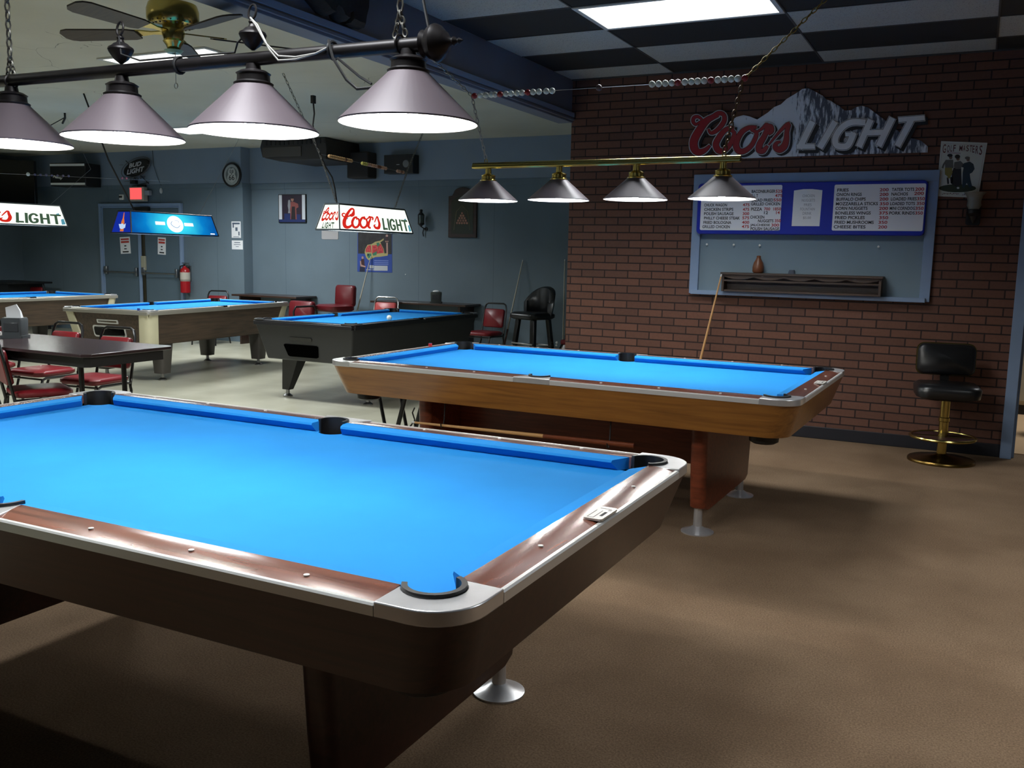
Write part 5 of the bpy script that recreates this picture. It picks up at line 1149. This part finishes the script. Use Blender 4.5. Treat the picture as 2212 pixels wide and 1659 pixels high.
pp(po, [(1000, 660), (1050, 660), (1060, 780), (1065, 880), (970, 880), (975, 790)], .0008, 7); pp(po, [(975, 790), (1065, 800), (1060, 888), (968, 885)], .001, 8); pp(po, ell(1022, 635, 18, 24), .0012, 6); pp(po, [(975, 690), (995, 700), (1000, 760), (1080, 790), (1070, 810), (985, 790)], .0012, 6)
pp(po, [(1225, 778), (1470, 782), (1470, 870), (1225, 868)], .001, 5); pp(po, [(1145, 770), (1220, 772), (1218, 830), (1150, 828)], .001, 5); pp(po, [(1090, 842), (1222, 848), (1222, 862), (1090, 856)], .001, 5)
for y in (680, 715, 745): pp(po, [(1230, y), (1485, y+4), (1485, y+20), (1230, y+16)], .001, 9)
rel(po.build('print', pm_, t, smooth=0), t.location)
# arched wooden board
t = thing('arched_board', 'dark wooden board with arched top and a faint rack of balls, back wall', 'wall board', (-6.49, YR, 1.69))
br_ = wood('arched_board_wood', (40, 28, 22), (66, 46, 36), .5, coat=0)
ou = [(-.227, 0), (.227, 0), (.227, .57), (.17, .575), (.14, .62)]+[(.14*math.cos(a), .62+.07*math.sin(a)) for a in [PI*i/10 for i in range(1, 10)]]+[(-.14, .62), (-.17, .575), (-.227, .57)]
MB().wallpoly(ou, -.03, 0).build('board', br_, t, bevel=.006)
MB().wallpoly([(-.175, .05), (.175, .05), (.175, .5), (.1, .56), (0, .58), (-.1, .56), (-.175, .5)], -.0325, -.029).build('mirror_panel', mat('olive_glass', (66, 68, 56), .25), t)
bl_ = MB()
for r_ in range(5):
    for k in range(5-r_): bl_.ball((-.08+.04*k+.02*r_, -.034, .20+.034*r_), .017, 10, 6, 0, (1, .15, 1))
bl_.build('ball_rack_print', mat('rack_print', (150, 104, 84), .4, 0, .5, 12), t)
MB().tube([(-.13, -.034, .10), (-.09, -.034, .36), (0, -.034, .44), (.09, -.034, .36), (.13, -.034, .10)], .004, 5).build('etched_line', mat('etched_gold', (120, 112, 84), .4), t)
# wall cables
tag(MB().tube([(-12.2, YL-.04, CH), (-12.18, YL-.045, 2.8), (-12.1, YL-.045, 2.6), (-12.05, YL-.02, 2.47)], .004, 5).build('wall_cable', mat('dark_cable', (40, 44, 50), .6)), 'thin dark cable hanging down the blue wall right of the neon sign', 'cable')
# small picture details: nail on wall
o = MB().lathe([(.008, 0), (.008, -.008)], n=8, axis='y').build('wall_nail', M_white); o.location = (-7.44, YR, 1.15); tag(o, 'small white nail head on the blue wall right of the poster', 'nail')

# ================================================================== furniture along the back wall
M_ldg = wood('dark_ledge', (34, 22, 18), (56, 38, 30), .35, coat=.2)
def ledge(x0, x1, y0, y1, lab):
    t = thing('drink_ledge', lab, 'ledge', ((x0+x1)/2, y1, 0), 0, 'dark drink ledges on the back wall'); w_ = (x1-x0)/2
    MB().box(-w_, w_, y0-y1, 0, .745, .775).build('top', M_ldg, t, bevel=.005)
    for x in (-w_+.12, w_-.14): MB().box(x, x+.03, y0-y1+.04, 0, .0, .745).build('support', M_ldg, t)
ledge(-10.32, -9.05, 10.9, YR-.013, 'dark wooden ledge behind the right end of the walnut pool table')
ledge(-7.75, -6.18, 10.95, YR-.013, 'dark wooden ledge behind the black pool table with a napkin dispenser on it')
def napkin(x, y, z, s, rz, lab, body, fluffy):
    t = thing('napkin_dispenser', lab, 'napkin dispenser', (x, y, z), rz, 'napkin dispensers')
    MB().loft([[(a*s, b*s, c*s) for a, b in rrect(.085, .07, .01, 3)] for c in (0, .02)]).loft([[(a*s, b*s, c*s) for a, b in rrect(h, .062, .012, 3)] for h, c in ((.072, .02), (.078, .14), (.07, .155))]).build('body', body, t, smooth=40)
    MB().box(-.055*s, .055*s, -.066*s, -.06*s, .05*s, .12*s).build('face_plate', mat('dispenser_face', (60, 62, 64), .2), t, bevel=.004)
    n = MB()
    if fluffy: n.loft([[(-.05*s, -.02, .15*s), (.06*s, -.02, .15*s), (.06*s, .02, .15*s), (-.05*s, .02, .15*s)], [(-.048*s, -.03, .20*s), (.055*s, -.02, .205*s), (.055*s, .0, .205*s), (-.048*s, -.012, .20*s)], [(-.04*s, -.05, .235*s), (.04*s, -.045, .26*s), (.04*s, -.035, .26*s), (-.04*s, -.04, .235*s)]])
    else: n.ball((0, 0, .16*s), .05*s, 14, 8, 0, (1, .7, .35))
    n.build('napkins', mat('napkin_white', (226, 228, 230), .8), t, smooth=60)
napkin(-6.75, 11.12, .775, 1.0, .5, 'dark napkin dispenser on the ledge behind the black pool table', mat('dark_green_plastic', (44, 52, 50), .35), False)

M_fr = mat('black_chair_frame', (18, 18, 19), .3); M_frc = mat('chrome_chair_frame', (180, 180, 180), .25, 1)
def make_chair(lab, vinyl, frame, loc, rz, group=None, back_h=.87, name='stacking_chair'):
    t = thing(name, lab, 'chair', loc, rz, group)
    MB().loft([[(x, y-.01, z) for x, y in rrect(a, b, .07, 5)] for z, a, b in ((.425, .19, .19), (.44, .205, .205), (.465, .205, .205), (.48, .18, .18))]).build('seat', vinyl, t, smooth=60)
    R = Matrix.Translation((0, .215, .5))@Matrix.Rotation(math.radians(-11), 4, 'X')
    h = back_h-.5
    MB().loft([[R@Vector((x, y0, z)) for x, z in [(a*s, h*.42+b*s2) for a, b in rrect(.165, h*.36, .03, 4)]] for y0, s, s2 in ((.014, .97, .97), (0, 1, 1), (-.02, 1, 1), (-.034, .94, .94))]).build('backrest', vinyl, t, smooth=60)
    pts = [R@Vector(p) for p in [(-.19, 0, -.12), (-.19, 0, h*.5), (-.185, 0, h*.8), (-.165, 0, h*.95), (-.13, 0, h), (.13, 0, h), (.165, 0, h*.95), (.185, 0, h*.8), (.19, 0, h*.5), (.19, 0, -.12)]]
    MB().tube(pts, .012, 8).build('back_frame', frame, t)
    for s in (-1, 1):
        MB().tube([(s*.19, .20, .44), (s*.195, .19, .41), (s*.2, -.14, .415), (s*.2, -.175, .40), (s*.205, -.20, .3), (s*.21, -.225, 0)], .012, 8).build('leg', frame, t)
        MB().tube([R@Vector((s*.19, 0, -.12)), (s*.192, .20, .34), (s*.20, .17, .25), (s*.205, .22, .12), (s*.21, .26, 0)], .012, 8).build('leg', frame, t)
    MB().tube([(-.2, -.17, .405), (.2, -.17, .405)], .009, 6).build('stretcher', frame, t)
    return t
g_ = 'red chairs around the black dining table'
chA = make_chair('red vinyl chair with black frame on the near side of the black dining table', M_red, M_fr, (-5.98, 4.36, 0), math.radians(155), g_)
chA.scale = (.94, .94, .94)
dup(chA, (-6.16, 4.99, 0), math.radians(6), 'red vinyl chair tucked in behind the right end of the black dining table')
dup(chA, (-6.89, 5.08, 0), math.radians(2), 'red vinyl chair behind the middle of the black dining table')
dup(chA, (-7.62, 5.06, 0), math.radians(-3), 'red vinyl chair behind the black dining table, hidden by the napkin dispenser')
c_ = dup(chA, (-5.80, 10.80, 0), math.radians(-6), 'red chair with black frame against the back wall right of the ledge'); c_['group'] = 'red chairs by the back wall'
c_ = dup(chA, (-10.52, 10.65, 0), math.radians(15), 'red chair back showing above the far rail of the walnut pool table'); c_['group'] = 'red chairs by the back wall'
c_ = dup(chA, (-14.55, 10.5, 0), math.radians(30), 'red chair by the back wall at the far left beside a black table'); c_['group'] = 'red chairs by the back wall'
c_ = make_chair('red chair with silver frame beside the ledge behind the black pool table', mat('faded_red_vinyl', (170, 60, 60), .4), M_frc, (-7.40, 10.62, 0), math.radians(5), 'red chairs by the back wall', .84)
# black table far left
t = thing('side_table', 'black table against the back wall at the far left', 'table', (-15.0, 10.55, 0))
MB().box(-.58, .50, -.35, .4, .80, .83).build('tabletop', M_black, t, bevel=.004)
MB().box(-.54, .30, -.30, .35, .66, .80).build('apron', M_black, t)
for x in (-.52, .40):
    for y in (-.3, .32): MB().box(x, x+.05, y, y+.05, 0, .66).build('leg', M_black, t)
# red bar stool with arm
t = thing('bar_stool', 'maroon padded bar stool with rounded back against the blue back wall', 'stool', (-8.30, 10.85, 0), math.radians(-12))
MB().loft([[(x, y, z) for x, y in rrect(a, b, .08, 5)] for z, a, b in ((.60, .20, .19), (.625, .225, .215), (.68, .225, .215), (.70, .19, .18))]).build('seat', M_dkred, t, smooth=60)
MB().loft([[(x, y0+.06*(z-.7), z) for x, z in [(a*s, .82+b*s) for a, b in rrect(.20, .155, .05, 5)]] for y0, s in ((.24, .92), (.225, 1), (.175, 1), (.155, .9))]).build('backrest', M_dkred, t, smooth=60)
MB().lathe([(.2, 0), (.2, .015), (.03, .05), (.03, .6)], n=24).build('pedestal', M_chrome, t)
t = thing('armchair', 'maroon vinyl armchair with black arm tubes left of the padded bar stool', 'chair', (-8.72, 10.42, 0), math.radians(-5))
MB().loft([[(x, y, z) for x, y in rrect(a, .22, .06, 4)] for z, a in ((.42, .21), (.44, .24), (.50, .24), (.52, .2))]).build('seat', M_dkred, t, smooth=60)
MB().loft([[(x, y0+.12*(z-.5), z) for x, z in [(a*s, .62+b*s) for a, b in rrect(.23, .12, .04, 4)]] for y0, s in ((.22, .94), (.2, 1), (.15, 1), (.13, .92))]).build('backrest', M_dkred, t, smooth=60)
for s in (-1, 1):
    MB().tube([(s*.26, -.22, 0), (s*.26, -.24, .62), (s*.26, -.2, .68), (s*.26, .16, .68), (s*.26, .22, .6), (s*.26, .26, 0)], .014, 8).build('arm_frame', M_fr, t)
# black bar stool
t = thing('bar_stool', 'black padded bar stool with wraparound back in the corner by the brick wall', 'stool', (-5.05, 10.72, 0), math.radians(-20))
MB().loft([[(x, y-.02, z) for x, y in rrect(a, b, .09, 5)] for z, a, b in ((.655, .20, .20), (.68, .235, .225), (.72, .235, .225), (.745, .20, .19))]).build('seat', M_bvinyl, t, smooth=60)
rings = []
for i in range(13):
    u = -1+2*i/12; a = u*math.radians(76); r = .24; h1 = 1.07-.20*abs(u)**2.2; x = r*math.sin(a)*1.02; y = .02+r*math.cos(a)*.85
    ix = x*.80; iy = .02+(y-.02)*.80; ox = x*1.02; oy = y
    rings.append([(ix, iy, .73), (ox, oy, .70), (ox*1.08, oy*1.12, (h1+.7)/2), (ox*1.1, oy*1.2, h1-.01), (ox*1.04, oy*1.12, h1), (ix*1.08, iy*1.1, h1-.02), (ix, iy, .88)])
MB().loft(rings).build('backrest', M_bvinyl, t, smooth=60)
for sx in (-1, 1):
    for sy in (-1, 1):
        MB().loft([[(sx*(.14+.05*k)+a, sy*(.13+.05*k)+b, z) for a, b in ((-.03, -.025), (.03, -.025), (.03, .025), (-.03, .025))] for z, k in ((0, 1.2), (.655, 0))]).build('leg', M_blackg, t, bevel=.005)
MB().box(-.19, .19, -.205, -.185, .335, .355).box(-.19, .19, .185, .205, .30, .32).box(-.195, -.18, -.19, .19, .30, .32).box(.18, .195, -.19, .19, .30, .32).build('footrest', M_steel, t, bevel=.003)
# brass pedestal stool by the brick wall
t = thing('bar_stool', 'black padded bar stool on a brass pedestal in front of the brick wall', 'stool', (-.135, 7.50, 0), math.radians(8))
MB().lathe([(.235, 0), (.235, .012), (.228, .022), (.15, .035), (.05, .05), (.035, .06)], n=48).build('base', mat('aged_brass', (130, 104, 56), .28, 1, .1, 6), t, smooth=40)
MB().lathe([(.034, .05), (.034, .30), (.04, .305), (.04, .33), (.034, .335), (.034, .49)], n=28).build('column', M_brass, t, smooth=30)
MB().tube([(.225*math.cos(a), .225*math.sin(a), .185) for a in [2*PI*i/40 for i in range(40)]], .011, 8, closed=True).tube([(-.22, 0, .185), (.22, 0, .185)], .008, 6).build('foot_ring', M_brass, t)
MB().lathe([(.218, .183), (.218, .187)], n=40).build('ring_plate', mat('dark_red_plate', (48, 22, 22), .5), t)
MB().loft([[(x, y, z) for x, y in rrect(a, b, .10, 6)] for z, a, b in ((.475, .17, .17), (.495, .215, .205), (.56, .222, .212), (.585, .20, .19))]).build('seat', M_bvinyl, t, smooth=60)
MB().loft([[(x, y0+.10*(z-.6)+.35*x*x*-1, z) for x, z in [(a*s, .748+b*s) for a, b in rrect(.20, .115, .05, 6)]] for y0, s in ((.225, .93), (.215, 1), (.17, 1), (.15, .9))]).build('backrest', M_bvinyl, t, smooth=60)
MB().loft([[(x, y0+.10*(z-.6)+.35*x*x*-1, z) for x, z in [(a*s, .748+b*s) for a, b in rrect(.208, .122, .055, 6)]] for y0, s in ((.232, .98), (.20, 1.0))]).build('back_trim', M_brass, t, smooth=60)
MB().box(-.03, .03, .12, .22, .50, .53).box(-.03, .03, .19, .215, .50, .68).build('back_bracket', M_black, t)

# cues
M_maple = mat('maple_shaft', (196, 150, 96), .4, 0, .06, 10); M_pale = mat('pale_shaft', (176, 172, 156), .4); M_butt = mat('dark_butt', (60, 28, 20), .35); M_tip = mat('white_ferrule', (210, 212, 210), .4)
def cue(p0, p1, lab, shaft, butt, grp, fb=.30, name='pool_cue'):
    """p0 butt end, p1 tip"""
    t = thing(name, lab, 'cue', p0, 0, grp); d = Vector(p1)-Vector(p0)
    MB().tube([d*fb, d*.985], [.0115, .0065], 10).build('shaft', shaft, t); MB().tube([d*0, d*fb], [.0145, .0115], 10).build('butt', butt, t); MB().tube([d*.985, d], [.0065, .0062], 8).build('tip', M_tip, t)
    return t
gq = 'pool cues leaning on the walls'
p = W(1568, 592, 1, YB-.012)
cue((-2.15, 7.62, .0), (p.x, YB-.16, p.z), 'light maple cue leaning against the brick wall by the window frame', M_maple, M_maple, gq)
cue((-8.27, 11.10, 0), (-8.04, YR-.02, 1.40), 'pale cue leaning on the poster behind the black pool table', M_pale, M_pale, gq)
cue((-5.72, 11.12, 0), (-5.54, YR-.02, 1.40), 'pale cue with brown butt leaning on the back wall left of the black bar stool', M_pale, M_butt, gq, .33)
cue((-4.84, 11.22, 0), (-4.92, YR-.02, 1.42), 'left of the two cues standing in the corner beside the brick wall', M_pale, M_pale, gq)
cue((-4.83, 11.26, 0), (-4.862, YR-.02, 1.40), 'right of the two cues standing in the corner beside the brick wall', M_maple, M_butt, gq)
cue((-1.547, 4.57, .477), (-2.934, 4.57, .465), 'cue with a brown butt hanging on hooks under the side of the oak table', M_maple, mat('brown_butt', (110, 56, 32), .3), 'cue stored under the oak table', .38)
# machine with a white handle in the corner
t = thing('vacuum_cleaner', 'black vacuum cleaner with a white handle on the floor by the brick wall corner', 'vacuum cleaner', (-4.62, 10.95, 0), .2)
MB().loft([[(x, y, z) for x, y in rrect(a, b, .05, 4)] for z, a, b in ((.03, .17, .14), (.16, .17, .14), (.30, .13, .11), (.385, .10, .08))]).build('body', M_blackg, t, smooth=50)
MB().box(-.11, .06, -.115, -.05, .34, .40).build('red_cap', M_red, t, bevel=.012)
MB().tube([(.045, 0, .38), (.05, 0, .44), (.11, .02, .66)], [.022, .016, .013], 10).build('handle', M_white, t)
for x in (-.15, .13): MB().lathe([(.045, -.02), (.045, .02)], (x, -.12, .045), 14, axis='x').build('wheel', M_black, t)
MB().ball((-.16, -.10, .36), .018, 10, 8).ball((-.165, -.10, .325), .014, 10, 8).build('hook_knob', M_white, t)

# ================================================================== dining table with napkin dispenser
TX0, TX1, TY0, TY1 = -7.66, -5.21, 4.15, 4.93
t = thing('dining_table', 'black rectangular dining table with red chairs around it at the left', 'table', ((TX0+TX1)/2, (TY0+TY1)/2, 0)); hw, hh_ = (TX1-TX0)/2, (TY1-TY0)/2
def cham(a, b, c): return [(-a+c, -b), (a-c, -b), (a, -b+c), (a, b-c), (a-c, b), (-a+c, b), (-a, b-c), (-a, -b+c)]
M_tt = mat('dark_brown_tabletop', (52, 40, 42), .22, 0, .05, 4)
MB().prism(cham(hw, hh_, .05), .728, .75).build('tabletop', M_tt, t, bevel=.004)
MB().prism(cham(hw-.05, hh_-.05, .03), .655, .728).build('apron', M_black, t)
for x in (-hw+.16, hw-.30):
    for y in (-.19, .17): MB().tube([(x, y, .66), (x+.01, y, 0)], .018, 8).build('leg', M_blackg, t)
for x in (-hw+.17, hw-.29): MB().tube([(x, -.19, .30), (x, .17, .30)], .013, 8).build('crossbar', M_blackg, t)
napkin(-6.60, 4.64, .75, 1.0, .5, 'dark grey napkin dispenser with a white napkin sticking out on the dining table', mat('grey_plastic', (66, 70, 72), .35), True)

# folding stand under the far end of the oak table
t = thing('folding_stand', 'black metal folding stand behind the left end of the oak pool table', 'stand', (-3.90, 5.95, 0))
for y in (-.14, .14):
    MB().tube([(-.14, y, .42), (-.04, y, .0)], .014, 8).build('leg', M_blackg, t); MB().tube([(.12, y, .42), (-.0, y, 0)], .018, 8).build('leg', M_blackg, t)
MB().tube([(-.14, -.14, .42), (.12, -.14, .42)], .009, 6).tube([(-.14, .14, .42), (.12, .14, .42)], .009, 6).build('top_rail', M_blackg, t)
t = thing('bridge_stick_head', 'small black metal bridge head standing on the floor beside the folding stand', 'bridge head', (-3.70, 5.80, 0))
MB().tube([(0, 0, 0), (0, 0, .22), (-.02, 0, .27), (0, 0, .31)], .006, 6).tube([(-.04, 0, .16), (-.01, 0, .20), (.03, 0, .14), (.05, 0, .03)], .008, 6).tube([(.03+.03*math.cos(a), 0, .06+.03*math.sin(a)) for a in [2*PI*i/12 for i in range(12)]], .006, 6, closed=True).build('head', M_black, t)

# objects seen through the doorway at the right edge
t = thing('kitchen_cabinet', 'cream cabinet seen through the opening at the right edge', 'cabinet', (.86, 10.6, 0))
MB().box(-.45, .6, -.3, .3, .10, 2.0).build('body', mat('cream_cabinet', (186, 178, 156), .5), t, bevel=.005)
MB().box(-.45, .6, -.30, .3, 0, .10).build('plinth', M_black, t)
MB().box(-.42, .05, -.32, -.30, .14, 1.95).build('door', mat('cream_cabinet_door', (176, 168, 146), .5), t, bevel=.004)
t = thing('floor_bin', 'dark round bin on the tan floor beyond the doorway at the right edge', 'bin', (.72, 9.15, .006))
MB().lathe([(.13, 0), (.15, .02), (.17, .33), (.175, .34)], n=28).build('body', mat('grey_bin', (84, 74, 68), .4), t, smooth=40)
MB().lathe([(.18, .34), (.18, .37), (.15, .45), (.03, .47)], n=28).build('lid', M_black, t, smooth=40)
